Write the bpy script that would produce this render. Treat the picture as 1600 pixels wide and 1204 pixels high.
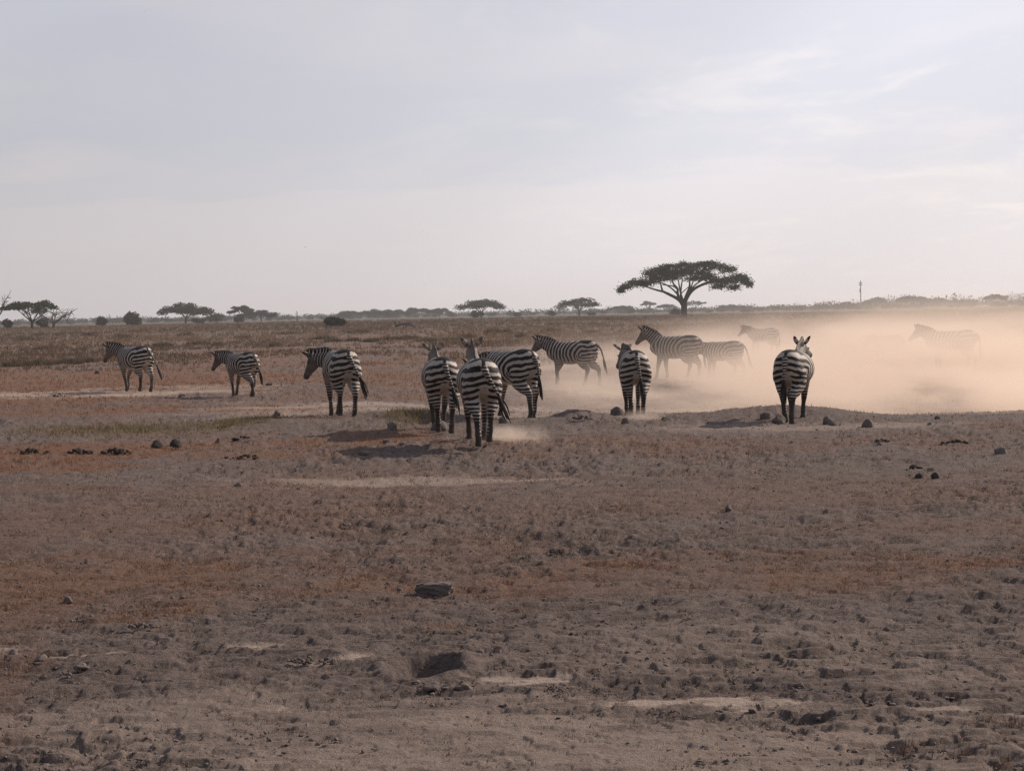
import bpy, bmesh, math, random
import numpy as np
from mathutils import Vector, Matrix

random.seed(7)
rng = np.random.default_rng(7)
C = bpy.context.scene.collection
R = math.radians
for o in list(bpy.data.objects):
    bpy.data.objects.remove(o)

# ------------------------------------------------------------------ camera
W_PX, H_PX, F_PX = 1600.0, 1204.0, 2800.0
CAM_Z = 2.0
PITCH = math.atan((602.0 - 490.0) / F_PX)
ROLL = math.atan(0.01875)
cam_d = bpy.data.cameras.new('camera')
cam = bpy.data.objects.new('camera', cam_d)
C.objects.link(cam)
bpy.context.scene.camera = cam
cam_d.sensor_width = 36.0
cam_d.lens = F_PX / W_PX * 36.0
cam_d.clip_start = 0.1
cam_d.clip_end = 30000.0
f0 = Vector((0, math.cos(PITCH), -math.sin(PITCH)))
r0 = Vector((1, 0, 0))
u0 = Vector((0, math.sin(PITCH), math.cos(PITCH)))
CR = r0 * math.cos(ROLL) - u0 * math.sin(ROLL)
CU = u0 * math.cos(ROLL) + r0 * math.sin(ROLL)
CF = f0
CPOS = Vector((0, 0, CAM_Z))
cam.matrix_world = Matrix(((CR.x, CU.x, -CF.x, CPOS.x), (CR.y, CU.y, -CF.y, CPOS.y),
                           (CR.z, CU.z, -CF.z, CPOS.z), (0, 0, 0, 1)))

# ------------------------------------------------------------------ light and sky
SUN_AZ, SUN_EL = R(54.0), R(31.0)          # azimuth clockwise from straight ahead (+Y)
SUN_DIR = Vector((math.sin(SUN_AZ) * math.cos(SUN_EL), math.cos(SUN_AZ) * math.cos(SUN_EL), math.sin(SUN_EL)))
sun_d = bpy.data.lights.new('sun', 'SUN')
sun_d.energy = 4.4
sun_d.angle = R(0.6)
sun_d.color = (1.0, 0.87, 0.74)
sun = bpy.data.objects.new('sun', sun_d)
C.objects.link(sun)
sun.rotation_euler = SUN_DIR.to_track_quat('Z', 'Y').to_euler()

world = bpy.data.worlds.new('World')
bpy.context.scene.world = world
world.use_nodes = True
wt = world.node_tree
wt.nodes.clear()


class NT:
    """small helper for node graphs"""
    def __init__(self, tree):
        self.t = tree

    def n(self, typ, ins=None, **kw):
        nd = self.t.nodes.new(typ)
        for k, v in kw.items():
            setattr(nd, k, v)
        for k, v in (ins or {}).items():
            s = nd.inputs[k]
            if hasattr(v, 'is_output') or isinstance(v, bpy.types.NodeSocket):
                self.t.links.new(v, s)
            else:
                s.default_value = v
        return nd

    def math(self, op, a, b=0.0, c=0.0, clamp=False):
        nd = self.n('ShaderNodeMath', {0: a, 1: b, 2: c}, operation=op)
        nd.use_clamp = clamp
        return nd.outputs[0]

    def ramp(self, v, a, b, lo=0.0, hi=1.0):
        nd = self.n('ShaderNodeMapRange', {0: v, 1: a, 2: b, 3: lo, 4: hi}, interpolation_type='SMOOTHSTEP')
        return nd.outputs[0]

    def mix(self, f, a, b, blend='MIX'):
        nd = self.n('ShaderNodeMix', data_type='RGBA', blend_type=blend)
        for sock, v in ((nd.inputs[0], f), (nd.inputs[6], a), (nd.inputs[7], b)):
            if isinstance(v, bpy.types.NodeSocket):
                self.t.links.new(v, sock)
            else:
                sock.default_value = v if not isinstance(v, tuple) or len(v) == 4 else (*v, 1)
        return nd.outputs[2]

    def noise(self, vec, scale, detail=4, rough=0.55, dist=0.0):
        nd = self.n('ShaderNodeTexNoise', {'Vector': vec, 'Scale': scale, 'Detail': detail, 'Roughness': rough, 'Distortion': dist})
        return nd.outputs[0]

    def link(self, a, b):
        self.t.links.new(a, b)


w = NT(wt)
tc = w.n('ShaderNodeTexCoord')
sep = w.n('ShaderNodeSeparateXYZ', {0: tc.outputs['Generated']})
sky = w.n('ShaderNodeTexSky', sky_type='NISHITA', sun_disc=False, sun_elevation=SUN_EL, sun_rotation=SUN_AZ,
          altitude=1100.0, air_density=1.0, dust_density=2.5, ozone_density=1.0)
# a thin high overcast seen through moist air: flat sheets of cloud, seen edge on near the horizon
den = w.math('ADD', w.math('MAXIMUM', sep.outputs[2], 0.0), 0.09)
cu = w.math('DIVIDE', sep.outputs[0], den)
cv = w.math('DIVIDE', sep.outputs[1], den)
cvec = w.n('ShaderNodeCombineXYZ', {0: cu, 1: cv, 2: 3.7}).outputs[0]
n1 = w.noise(cvec, 0.55, 5, 0.55, 0.3)
n2 = w.noise(w.n('ShaderNodeVectorMath', {0: cvec, 1: (1.0, 0.55, 1.0)}, operation='MULTIPLY').outputs[0], 1.7, 6, 0.6, 0.4)
lowband = w.math('MULTIPLY_ADD', w.math('SUBTRACT', n2, 0.5), 0.045, sep.outputs[2])
veil = w.ramp(w.math('MULTIPLY_ADD', w.math('SUBTRACT', n1, 0.5), 0.16, lowband), 0.070, 0.094, 1.0, 0.0)
sheet = w.math('MAXIMUM', veil, w.math('MULTIPLY', w.ramp(n1, 0.50, 0.62), 0.5))
wisp = w.ramp(n2, 0.50, 0.66)
toward = w.n('ShaderNodeVectorMath', {0: tc.outputs['Generated'], 1: tuple(SUN_DIR)}, operation='DOT_PRODUCT').outputs['Value']
glow = w.ramp(toward, 0.30, 1.0)
behind = w.ramp(toward, -0.45, 0.40, 0.36, 1.0)
cloud_lum = w.math('MULTIPLY', w.math('MULTIPLY_ADD', glow, 4.0, 6.25), behind)
# shafts of sunlight fanning out from the sun through gaps in the cloud
E1 = SUN_DIR.cross(Vector((0, 0, 1))).normalized()
E2 = E1.cross(SUN_DIR).normalized()
da = w.n('ShaderNodeVectorMath', {0: tc.outputs['Generated'], 1: tuple(E1)}, operation='DOT_PRODUCT').outputs['Value']
db = w.n('ShaderNodeVectorMath', {0: tc.outputs['Generated'], 1: tuple(E2)}, operation='DOT_PRODUCT').outputs['Value']
ang = w.math('ARCTAN2', da, db)
shaft = w.noise(w.n('ShaderNodeCombineXYZ', {0: ang, 1: 2.3, 2: 0.4}).outputs[0], 4.2, 2, 0.5)
cloud_lum = w.math('MULTIPLY', cloud_lum, w.ramp(shaft, 0.42, 0.58, 0.935, 1.06))
cloud_col = w.n('ShaderNodeVectorMath', {0: w.mix(sheet, (0.935, 0.922, 1.015), (1.05, 0.99, 1.035)), 'Scale': cloud_lum}, operation='SCALE').outputs[0]
wisp_col = w.n('ShaderNodeVectorMath', {0: (1.04, 0.955, 0.925), 'Scale': w.math('MULTIPLY', cloud_lum, 1.20)}, operation='SCALE').outputs[0]
cl = w.mix(w.math('MULTIPLY', wisp, w.ramp(toward, 0.45, 0.80, 0.12, 0.85)), cloud_col, wisp_col)
cover = w.math('MULTIPLY_ADD', sheet, 0.08, 0.82)
high = w.ramp(sep.outputs[2], 0.15, 0.75, 1.0, 0.45)
final = w.mix(w.math('MULTIPLY', cover, high), sky.outputs[0], cl)
bg = w.n('ShaderNodeBackground', {0: final, 1: 0.1})
wo = w.n('ShaderNodeOutputWorld', {0: bg.outputs[0]})

sc = bpy.context.scene
sc.view_settings.view_transform = 'Standard'
sc.view_settings.look = 'None'
sc.view_settings.exposure = 0.0
sc.view_settings.gamma = 1.0
sc.view_settings.use_curve_mapping = False
sc.render.engine = 'CYCLES'
sc.cycles.use_denoising = True
sc.cycles.denoiser = 'OPENIMAGEDENOISE'
sc.cycles.denoising_input_passes = 'RGB_ALBEDO_NORMAL'
sc.cycles.denoising_prefilter = 'NONE'
sc.cycles.max_bounces = 6
sc.cycles.volume_bounces = 4
sc.cycles.volume_step_rate = 0.5
sc.cycles.volume_max_steps = 256
sc.cycles.use_adaptive_sampling = False

# ------------------------------------------------------------------ helpers


def hash2(ix, iy, seed):
    h = (ix.astype(np.int64) * 374761393 + iy.astype(np.int64) * 668265263 + seed * 144665) & 0xFFFFFFFF
    h = ((h ^ (h >> 13)) * 1274126177) & 0xFFFFFFFF
    h = h ^ (h >> 16)
    return (h & 0xFFFFFF) / float(0xFFFFFF)


def vnoise(x, y, seed=0):
    x = np.asarray(x, float)
    y = np.asarray(y, float)
    ix = np.floor(x)
    iy = np.floor(y)
    fx = x - ix
    fy = y - iy
    fx = fx * fx * fx * (fx * (fx * 6 - 15) + 10)
    fy = fy * fy * fy * (fy * (fy * 6 - 15) + 10)
    a = hash2(ix, iy, seed)
    b = hash2(ix + 1, iy, seed)
    c = hash2(ix, iy + 1, seed)
    d = hash2(ix + 1, iy + 1, seed)
    return (a + (b - a) * fx) * (1 - fy) + (c + (d - c) * fx) * fy


def fbm(x, y, seed=0, oct=4):
    s = 0.0
    a = 0.5
    for k in range(oct):
        ca, sa = math.cos(0.7 * k), math.sin(0.7 * k)
        s = s + a * vnoise((x * ca - y * sa) * 2 ** k, (x * sa + y * ca) * 2 ** k, seed + 17 * k)
        a *= 0.5
    return s / (1 - 0.5 ** oct)


def sstep(x, a, b):
    t = np.clip((np.asarray(x, float) - a) / (b - a), 0, 1)
    return t * t * (3 - 2 * t)


def ray(px, py):
    return (CF * F_PX + CR * (px - W_PX / 2) - CU * (py - H_PX / 2)).normalized()


def flat_hit(px, py, z=0.0):
    d = ray(px, py)
    t = (z - CAM_Z) / d.z
    p = CPOS + d * t
    return p


# mounds and hollows of the plain: (pixel x, pixel y, half width in px, half depth in m, height m)
MOUNDS = []
for px, py, rx, ry, h in [
    (1235, 650, 125, 1.2, 0.23), (1130, 656, 60, 1.0, 0.07), (1320, 656, 70, 1.0, 0.06), (1010, 662, 150, 1.4, 0.05), (1440, 661, 150, 1.6, 0.02), (1570, 660, 90, 1.7, 0.05),
    (900, 660, 60, 1.0, 0.13), (885, 655, 22, 0.5, 0.10), (913, 655, 20, 0.5, 0.11),
    (640, 655, 90, 1.6, 0.13), (600, 678, 110, 1.3, 0.08), (430, 665, 100, 1.7, 0.10), (340, 685, 70, 1.0, 0.06),
    (700, 700, 140, 1.2, 0.05), (150, 700, 160, 1.6, 0.05), (225, 978, 22, 0.10, 0.035), (150, 1040, 60, 0.4, 0.04),
    (560, 1018, 50, 0.2, 0.02), (720, 1010, 70, 0.22, 0.02), (690, 1073, 75, 0.10, 0.025), (860, 1085, 90, 0.25, 0.02),
    (1180, 975, 200, 1.0, 0.05), (480, 1025, 45, 0.10, 0.035), (600, 1060, 50, 0.14, 0.015)]:
    p = flat_hit(px, py)
    MOUNDS.append((p.x, p.y, rx * p.y / F_PX, ry, h))
hole = flat_hit(665, 1043)
HOLE = (hole.x, hole.y)


def base_h(x, y):
    x = np.asarray(x, float)
    y = np.asarray(y, float)
    d = np.sqrt(x * x + y * y)
    h = 0.95 * sstep(d, 90, 300)
    ys_ = 34.9 - 1.9 * sstep(x, 3.2, 6.0)
    h = h - 0.28 * sstep(y - ys_, 0, 4.5) * (1 - sstep(y, 58, 85)) * sstep(x, -4, 3)
    amp = sstep(d, 6, 14)
    h = h + (fbm(x / 7.0, y / 7.0, 3, 3) - 0.5) * 0.16 * amp + (fbm(x / 40.0, y / 40.0, 9, 2) - 0.5) * 0.3 * sstep(d, 40, 120)
    for mx, my, rx, ry, hh in MOUNDS:
        q = ((x - mx) / rx) ** 2 + ((y - my) / ry) ** 2
        h = h + hh * np.exp(-q * 1.2)
    return h


# the small-scale ground mean is zero, so base_h is where things stand
def ground_z(x, y):
    return float(base_h(np.array([x]), np.array([y]))[0])


def hit(px, py):
    """ground point seen at a pixel of the 1600x1204 photograph"""
    d = ray(px, py)
    z = 0.0
    p = None
    for _ in range(14):
        t = (z - CAM_Z) / d.z
        p = CPOS + d * t
        z = 0.5 * z + 0.5 * ground_z(p.x, p.y)
    return Vector((p.x, p.y, ground_z(p.x, p.y)))


def at(px, Y, z=None):
    """point at ground level on the vertical plane y=Y below pixel column px"""
    d = ray(px, 490 + (800 - px) * 0.01875)
    t = Y / d.y
    x = d.x * t
    return Vector((x, Y, ground_z(x, Y) if z is None else z))


def zone(lst):
    out = []
    for px, py, rx, ry, s in lst:
        p = flat_hit(px, py)
        dd = p.y
        out.append((p.x, p.y, rx * dd / F_PX, ry * dd * dd / (F_PX * CAM_Z), s))
    return out


def zmask(x, y, zs, seed, nscale=1.0):
    m = np.zeros_like(x)
    for zx, zy, rx, ry, s in zs:
        q = np.sqrt(((x - zx) / rx) ** 2 + ((y - zy) / ry) ** 2)
        nz = fbm(x / (rx * 0.45) + seed, y / (ry * 0.45), seed, 4) - 0.5
        m = np.maximum(m, s * (1 - sstep(q + nz * 2.0 * nscale, 0.35, 1.3)))
    return m


RED = zone([(100, 598, 330, 26, 1.), (40, 570, 260, 12, .9), (370, 590, 260, 19, 1.), (640, 590, 190, 13, .9), (260, 560, 300, 9, .8),
            (560, 690, 190, 12, 1.), (120, 716, 320, 20, 1.), (400, 705, 200, 13, .8), (650, 885, 430, 42, .62), (250, 895, 380, 46, .6),
            (1150, 885, 600, 30, .62), (1000, 700, 260, 18, .55), (1330, 690, 180, 12, .35), (80, 955, 190, 24, .5), (700, 970, 60, 6, .5),
            (540, 620, 180, 6, .7), (440, 655, 150, 8, .6), (800, 540, 400, 9, .35), (250, 640, 280, 8, .9), (900, 770, 300, 12, .25), (350, 790, 700, 55, .38), (1150, 780, 700, 55, .33)])
YEL = zone([(190, 672, 210, 11, .4), (645, 658, 60, 9, .25), (1560, 495, 150, 9, .5), (380, 664, 60, 7, .35)])
SAND = zone([(830, 1063, 85, 9, 1.), (1150, 1097, 95, 12, 1.), (1010, 1098, 75, 7, 1.), (1475, 1107, 60, 5, .8), (400, 1007, 42, 4, 1.),
             (130, 1021, 60, 4, .9), (560, 1027, 40, 4, .9), (15, 1008, 30, 3, .8), (400, 1105, 70, 8, .6), (1560, 1115, 60, 5, .6),
             (120, 616, 260, 6, .75), (600, 632, 260, 7, .6), (640, 750, 260, 7, .5), (1250, 672, 260, 5, .4), (330, 604, 120, 4, .45),
             (1180, 668, 120, 4, .35), (480, 1035, 35, 3, .9), (90, 1130, 120, 12, .35), (1300, 1040, 220, 14, .3), (1000, 1140, 160, 10, .3),
             (300, 1150, 200, 12, .3), (1000, 1180, 900, 90, .5), (1300, 1010, 500, 50, .2), (300, 1130, 450, 60, .34), (1300, 630, 500, 14, .6), (900, 630, 150, 10, .4), (1500, 1060, 150, 12, .3), (430, 645, 160, 4, .45), (820, 650, 120, 8, .5)])


def red_mask(x, y):
    far = sstep(y, 36, 55) * (1 - sstep(y, 150, 260))
    m = zmask(x, y, RED, 5)
    st = fbm(x / 6.0, y / 11.0, 41, 4)
    m = np.maximum(m, far * 0.75 * sstep(st, 0.46, 0.62))
    near = fbm(x / 1.6, y / 2.6, 47, 4)
    m = m * (0.55 + 0.45 * sstep(fbm(x / .7, y / 1.1, 53, 4), .36, .58))
    return np.maximum(m, 0.35 * sstep(near, 0.58, 0.75) * (1 - sstep(y, 9, 12) * 0.0))


# ------------------------------------------------------------------ materials
def material(name):
    m = bpy.data.materials.new(name)
    m.use_nodes = True
    m.node_tree.nodes.clear()
    g = NT(m.node_tree)
    out = g.n('ShaderNodeOutputMaterial')
    return m, g, out


def simple_mat(name, col, rough=0.85, var=0.25, scale=12.0, bump=0.0):
    m, g, out = material(name)
    tcn = g.n('ShaderNodeTexCoord').outputs['Object']
    nz = g.noise(tcn, scale, 5, 0.6)
    lo = tuple(c * (1 - var) for c in col)
    hi = tuple(min(1, c * (1 + var)) for c in col)
    cc = g.mix(nz, lo, hi)
    b = g.n('ShaderNodeBsdfPrincipled', {'Base Color': cc, 'Roughness': rough})
    b.inputs['Specular IOR Level'].default_value = 0.2
    if bump:
        bn = g.n('ShaderNodeBump', {'Strength': bump, 'Distance': 0.02, 'Height': g.noise(tcn, scale * 4, 5, 0.65)})
        g.link(bn.outputs[0], b.inputs['Normal'])
    g.link(b.outputs[0], out.inputs[0])
    return m


# ground: grey dust, rust-coloured dry turf, pale sand
m_ground, g, out = material('dry_ground')
geo = g.n('ShaderNodeNewGeometry').outputs['Position']
a_red = g.n('ShaderNodeAttribute', attribute_name='turf').outputs['Fac']
a_sand = g.n('ShaderNodeAttribute', attribute_name='sand').outputs['Fac']
a_yel = g.n('ShaderNodeAttribute', attribute_name='green').outputs['Fac']
fine = g.noise(geo, 38.0, 6, 0.7)
mid = g.noise(geo, 5.5, 6, 0.65)
big = g.noise(geo, 0.55, 5, 0.6)
soil = g.mix(g.ramp(mid, 0.3, 0.7), (0.112, 0.085, 0.075), (0.205, 0.156, 0.137))
soil = g.mix(g.math('MULTIPLY', g.ramp(fine, 0.38, 0.66), 0.55), soil, (0.255, 0.197, 0.172))
soil = g.mix(g.math('MULTIPLY', g.ramp(big, 0.45, 0.7), 0.35), soil, (0.150, 0.108, 0.088))
turf = g.mix(fine, (0.128, 0.066, 0.040), (0.305, 0.154, 0.088))
c1 = g.mix(g.math('MULTIPLY', a_red, g.ramp(mid, 0.2, 0.62, 0.45, 1.0)), soil, turf)
far_ = g.ramp(g.n('ShaderNodeSeparateXYZ', {0: geo}).outputs[1], 120.0, 300.0)
c1 = g.mix(far_, c1, g.mix(g.noise(geo, .05, 4, .6), (0.085, 0.068, 0.05), (0.15, 0.115, 0.08)))
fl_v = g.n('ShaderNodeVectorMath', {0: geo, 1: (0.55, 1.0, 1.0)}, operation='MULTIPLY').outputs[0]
fleck = g.math('MAXIMUM', g.ramp(g.noise(geo, 62.0, 3, 0.6), 0.56, 0.66), g.ramp(g.noise(fl_v, 15.0, 5, 0.65), 0.575, 0.64))  # dark litter, and streaks that paint in the shadows of small lumps
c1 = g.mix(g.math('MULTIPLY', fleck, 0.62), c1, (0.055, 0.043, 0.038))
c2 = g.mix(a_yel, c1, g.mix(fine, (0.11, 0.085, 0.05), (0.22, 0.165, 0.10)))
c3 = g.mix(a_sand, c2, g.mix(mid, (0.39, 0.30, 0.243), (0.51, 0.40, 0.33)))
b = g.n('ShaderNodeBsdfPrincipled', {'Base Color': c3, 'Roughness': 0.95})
b.inputs['Specular IOR Level'].default_value = 0.1
bm1 = g.n('ShaderNodeBump', {'Strength': 1.0, 'Distance': 0.05, 'Height': g.noise(geo, 24.0, 7, 0.75)})
g.link(bm1.outputs[0], b.inputs['Normal'])
g.link(b.outputs[0], out.inputs[0])

# grass: colour carried by each blade
m_grass, g, out = material('dry_grass_blades')
tint = g.n('ShaderNodeAttribute', attribute_name='tint').outputs['Color']
b = g.n('ShaderNodeBsdfDiffuse', {'Color': tint})
tr = g.n('ShaderNodeBsdfTranslucent', {'Color': tint})
mx = g.n('ShaderNodeMixShader', {0: 0.3, 1: b.outputs[0], 2: tr.outputs[0]})
g.link(mx.outputs[0], out.inputs[0])

m_rock = simple_mat('grey_stone', (0.150, 0.124, 0.112), 0.9, 0.4, 9.0, 0.5)
m_clod = simple_mat('earth_clod', (0.165, 0.130, 0.113), 0.95, 0.35, 14.0, 0.5)
m_dung = simple_mat('dry_dung', (0.062, 0.048, 0.040), 0.95, 0.4, 22.0, 0.6)
m_wood = simple_mat('grey_wood', (0.10, 0.085, 0.075), 0.9, 0.3, 4.0)
m_bark = simple_mat('acacia_bark', (0.055, 0.043, 0.036), 0.95, 0.3, 2.0)
m_bird = simple_mat('bird_feather', (0.05, 0.045, 0.045), 0.8)
m_metal = simple_mat('grey_metal', (0.2, 0.2, 0.2), 0.6)


def leaf_mat(name, lo, hi):
    m, g, out = material(name)
    p = g.n('ShaderNodeNewGeometry').outputs['Position']
    rnd = g.n('ShaderNodeAttribute', attribute_name='shade').outputs['Fac']
    col = g.mix(rnd, lo, hi)
    col = g.mix(g.math('MULTIPLY', g.noise(p, 0.35, 4, 0.6), 0.5), col, tuple(0.5 * (a + b_) for a, b_ in zip(lo, hi)))
    d = g.n('ShaderNodeBsdfDiffuse', {'Color': col})
    t = g.n('ShaderNodeBsdfTranslucent', {'Color': col})
    mx = g.n('ShaderNodeMixShader', {0: 0.2, 1: d.outputs[0], 2: t.outputs[0]})
    g.link(mx.outputs[0], out.inputs[0])
    return m


m_leaf = leaf_mat('acacia_leaf', (0.030, 0.036, 0.018), (0.062, 0.070, 0.034))
m_leaf_g = leaf_mat('green_leaf', (0.034, 0.050, 0.018), (0.075, 0.100, 0.036))
m_scrub = leaf_mat('scrub_leaf', (0.060, 0.050, 0.034), (0.130, 0.105, 0.070))

# zebra coat
m_coat, g, out = material('zebra_coat')
oc = g.n('ShaderNodeTexCoord').outputs['Object']
rnd = g.n('ShaderNodeObjectInfo').outputs['Random']
ofs = g.n('ShaderNodeVectorMath', {0: oc, 1: g.n('ShaderNodeCombineXYZ', {0: g.math('MULTIPLY', rnd, 37.0), 1: g.math('MULTIPLY', rnd, 91.0), 2: 0.0}).outputs[0]}, operation='ADD').outputs[0]
ph = g.n('ShaderNodeAttribute', attribute_name='phase').outputs['Fac']
bias = g.n('ShaderNodeAttribute', attribute_name='bias').outputs['Fac']
amt = g.n('ShaderNodeAttribute', attribute_name='fine').outputs['Fac']
wob = g.math('MULTIPLY', g.math('SUBTRACT', g.noise(ofs, 4.2, 3, 0.5), 0.5), 1.0)
wob2 = g.math('MULTIPLY', g.math('SUBTRACT', g.noise(ofs, 22.0, 2, 0.5), 0.5), 0.10)
pp = g.math('ADD', g.math('ADD', ph, wob), wob2)
sn = g.math('COSINE', g.math('MULTIPLY', pp, 2 * math.pi))
th = g.math('ADD', g.math('ADD', sn, bias), g.math('MULTIPLY', g.math('SUBTRACT', g.noise(ofs, 6.0, 2, 0.5), 0.5), 1.2))
white = g.ramp(th, -0.12, 0.12)
wcol = g.mix(g.noise(ofs, 7.0, 4, 0.6), (0.36, 0.30, 0.255), (0.56, 0.49, 0.43))
bcol = g.mix(g.noise(ofs, 60.0, 3, 0.6), (0.006, 0.005, 0.005), (0.020, 0.016, 0.014))
cc = g.mix(white, bcol, wcol)
dusty = g.n('ShaderNodeAttribute', attribute_name='dusty').outputs['Fac']
cc = g.mix(dusty, cc, (0.21, 0.165, 0.135))
b = g.n('ShaderNodeBsdfPrincipled', {'Base Color': cc, 'Roughness': 0.62})
b.inputs['Specular IOR Level'].default_value = 0.12
bmp = g.n('ShaderNodeBump', {'Strength': 0.25, 'Distance': 0.004, 'Height': g.noise(oc, 160.0, 3, 0.7)})
g.link(bmp.outputs[0], b.inputs['Normal'])
g.link(b.outputs[0], out.inputs[0])
m_mane = m_coat
m_tuft = simple_mat('tail_hair', (0.020, 0.016, 0.015), 0.7, 0.4, 40.0)
m_eye = simple_mat('dark_eye', (0.012, 0.008, 0.006), 0.15, 0.1)


# ------------------------------------------------------------------ mesh building
def mesh_from(name, V, Fc, mat, parent=None, attrs=None, smooth=True, loc=None):
    me = bpy.data.meshes.new(name)
    me.from_pydata([tuple(v) for v in V], [], Fc)
    return link_mesh(name, me, mat, parent, attrs, smooth, loc)


def tri_mesh(name, V, T, mat, parent=None, attrs=None, smooth=False, loc=None):
    """fast path: V (n,3), T (m,k) arrays"""
    V = np.ascontiguousarray(V, dtype=np.float32)
    T = np.ascontiguousarray(T, dtype=np.int32)
    me = bpy.data.meshes.new(name)
    me.vertices.add(len(V))
    me.vertices.foreach_set('co', V.ravel())
    k = T.shape[1]
    me.loops.add(T.size)
    me.loops.foreach_set('vertex_index', T.ravel())
    me.polygons.add(len(T))
    me.polygons.foreach_set('loop_start', np.arange(0, T.size, k, dtype=np.int32))
    me.polygons.foreach_set('loop_total', np.full(len(T), k, dtype=np.int32))
    me.update(calc_edges=True)
    return link_mesh(name, me, mat, parent, attrs, smooth, loc)


def link_mesh(name, me, mat, parent=None, attrs=None, smooth=True, loc=None):
    me.polygons.foreach_set('use_smooth', np.full(len(me.polygons), smooth))
    for k, v in (attrs or {}).items():
        v = np.asarray(v, dtype=np.float32)
        if v.ndim == 1:
            a = me.attributes.new(k, 'FLOAT', 'POINT')
            a.data.foreach_set('value', v)
        else:
            a = me.attributes.new(k, 'FLOAT_COLOR', 'POINT')
            c4 = np.ones((len(v), 4), np.float32)
            c4[:, :3] = v
            a.data.foreach_set('color', c4.ravel())
    me.materials.append(mat)
    o = bpy.data.objects.new(name, me)
    C.objects.link(o)
    if parent is not None:
        o.parent = parent
    if loc is not None:
        o.location = loc
    return o


def tag(o, label=None, cat=None, group=None, kind=None):
    if label:
        o['label'] = label
    if cat:
        o['category'] = cat
    if group:
        o['group'] = group
    if kind:
        o['kind'] = kind
    return o


def empty(name, loc, rz=0.0, s=1.0):
    o = bpy.data.objects.new(name, None)
    C.objects.link(o)
    o.location = loc
    o.rotation_euler = (0, 0, rz)
    o.scale = (s, s, s)
    o.empty_display_size = 0.2
    return o


def spline(P, n):
    """Catmull-Rom through rows of P"""
    P = np.asarray(P, float)
    k = len(P)
    Q = np.vstack([2 * P[0] - P[1], P, 2 * P[-1] - P[-2]])
    out = []
    for i in range(k - 1):
        p0, p1, p2, p3 = Q[i], Q[i + 1], Q[i + 2], Q[i + 3]
        for j in range(n):
            t = j / n
            out.append(0.5 * ((2 * p1) + (-p0 + p2) * t + (2 * p0 - 5 * p1 + 4 * p2 - p3) * t * t + (-p0 + 3 * p1 - 3 * p2 + p3) * t ** 3))
    out.append(P[-1])
    return np.array(out)


def loft(P, rad, side, seg=14):
    """closed tube; rad (n,2): half size along side, half size across it"""
    P = np.asarray(P, float)
    rad = np.maximum(np.asarray(rad, float), 0.002)
    n = len(P)
    side = np.asarray(side, float)
    if side.ndim == 1:
        side = np.tile(side, (n, 1))
    T = np.gradient(P, axis=0)
    T /= np.linalg.norm(T, axis=1, keepdims=True) + 1e-9
    S = side - (side * T).sum(1, keepdims=True) * T
    S /= np.linalg.norm(S, axis=1, keepdims=True) + 1e-9
    U = np.cross(S, T)
    a = np.arange(seg) / seg * 2 * math.pi
    V = (P[:, None, :] + S[:, None, :] * (rad[:, 0, None] * np.cos(a)[None])[:, :, None]
         + U[:, None, :] * (rad[:, 1, None] * np.sin(a)[None])[:, :, None]).reshape(-1, 3)
    F = []
    for i in range(n - 1):
        for j in range(seg):
            j2 = (j + 1) % seg
            F.append((i * seg + j, (i + 1) * seg + j, (i + 1) * seg + j2, i * seg + j2))
    V = np.vstack([V, P[0], P[-1]])
    c0, c1 = n * seg, n * seg + 1
    for j in range(seg):
        j2 = (j + 1) % seg
        F.append((c0, j, j2))
        F.append((c1, (n - 1) * seg + j2, (n - 1) * seg + j))
    return V, F


def merge(parts):
    V, F, o = [], [], 0
    for v, f in parts:
        V.append(np.asarray(v))
        F += [tuple(i + o for i in t) for t in f]
        o += len(v)
    return np.vstack(V), F


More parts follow.
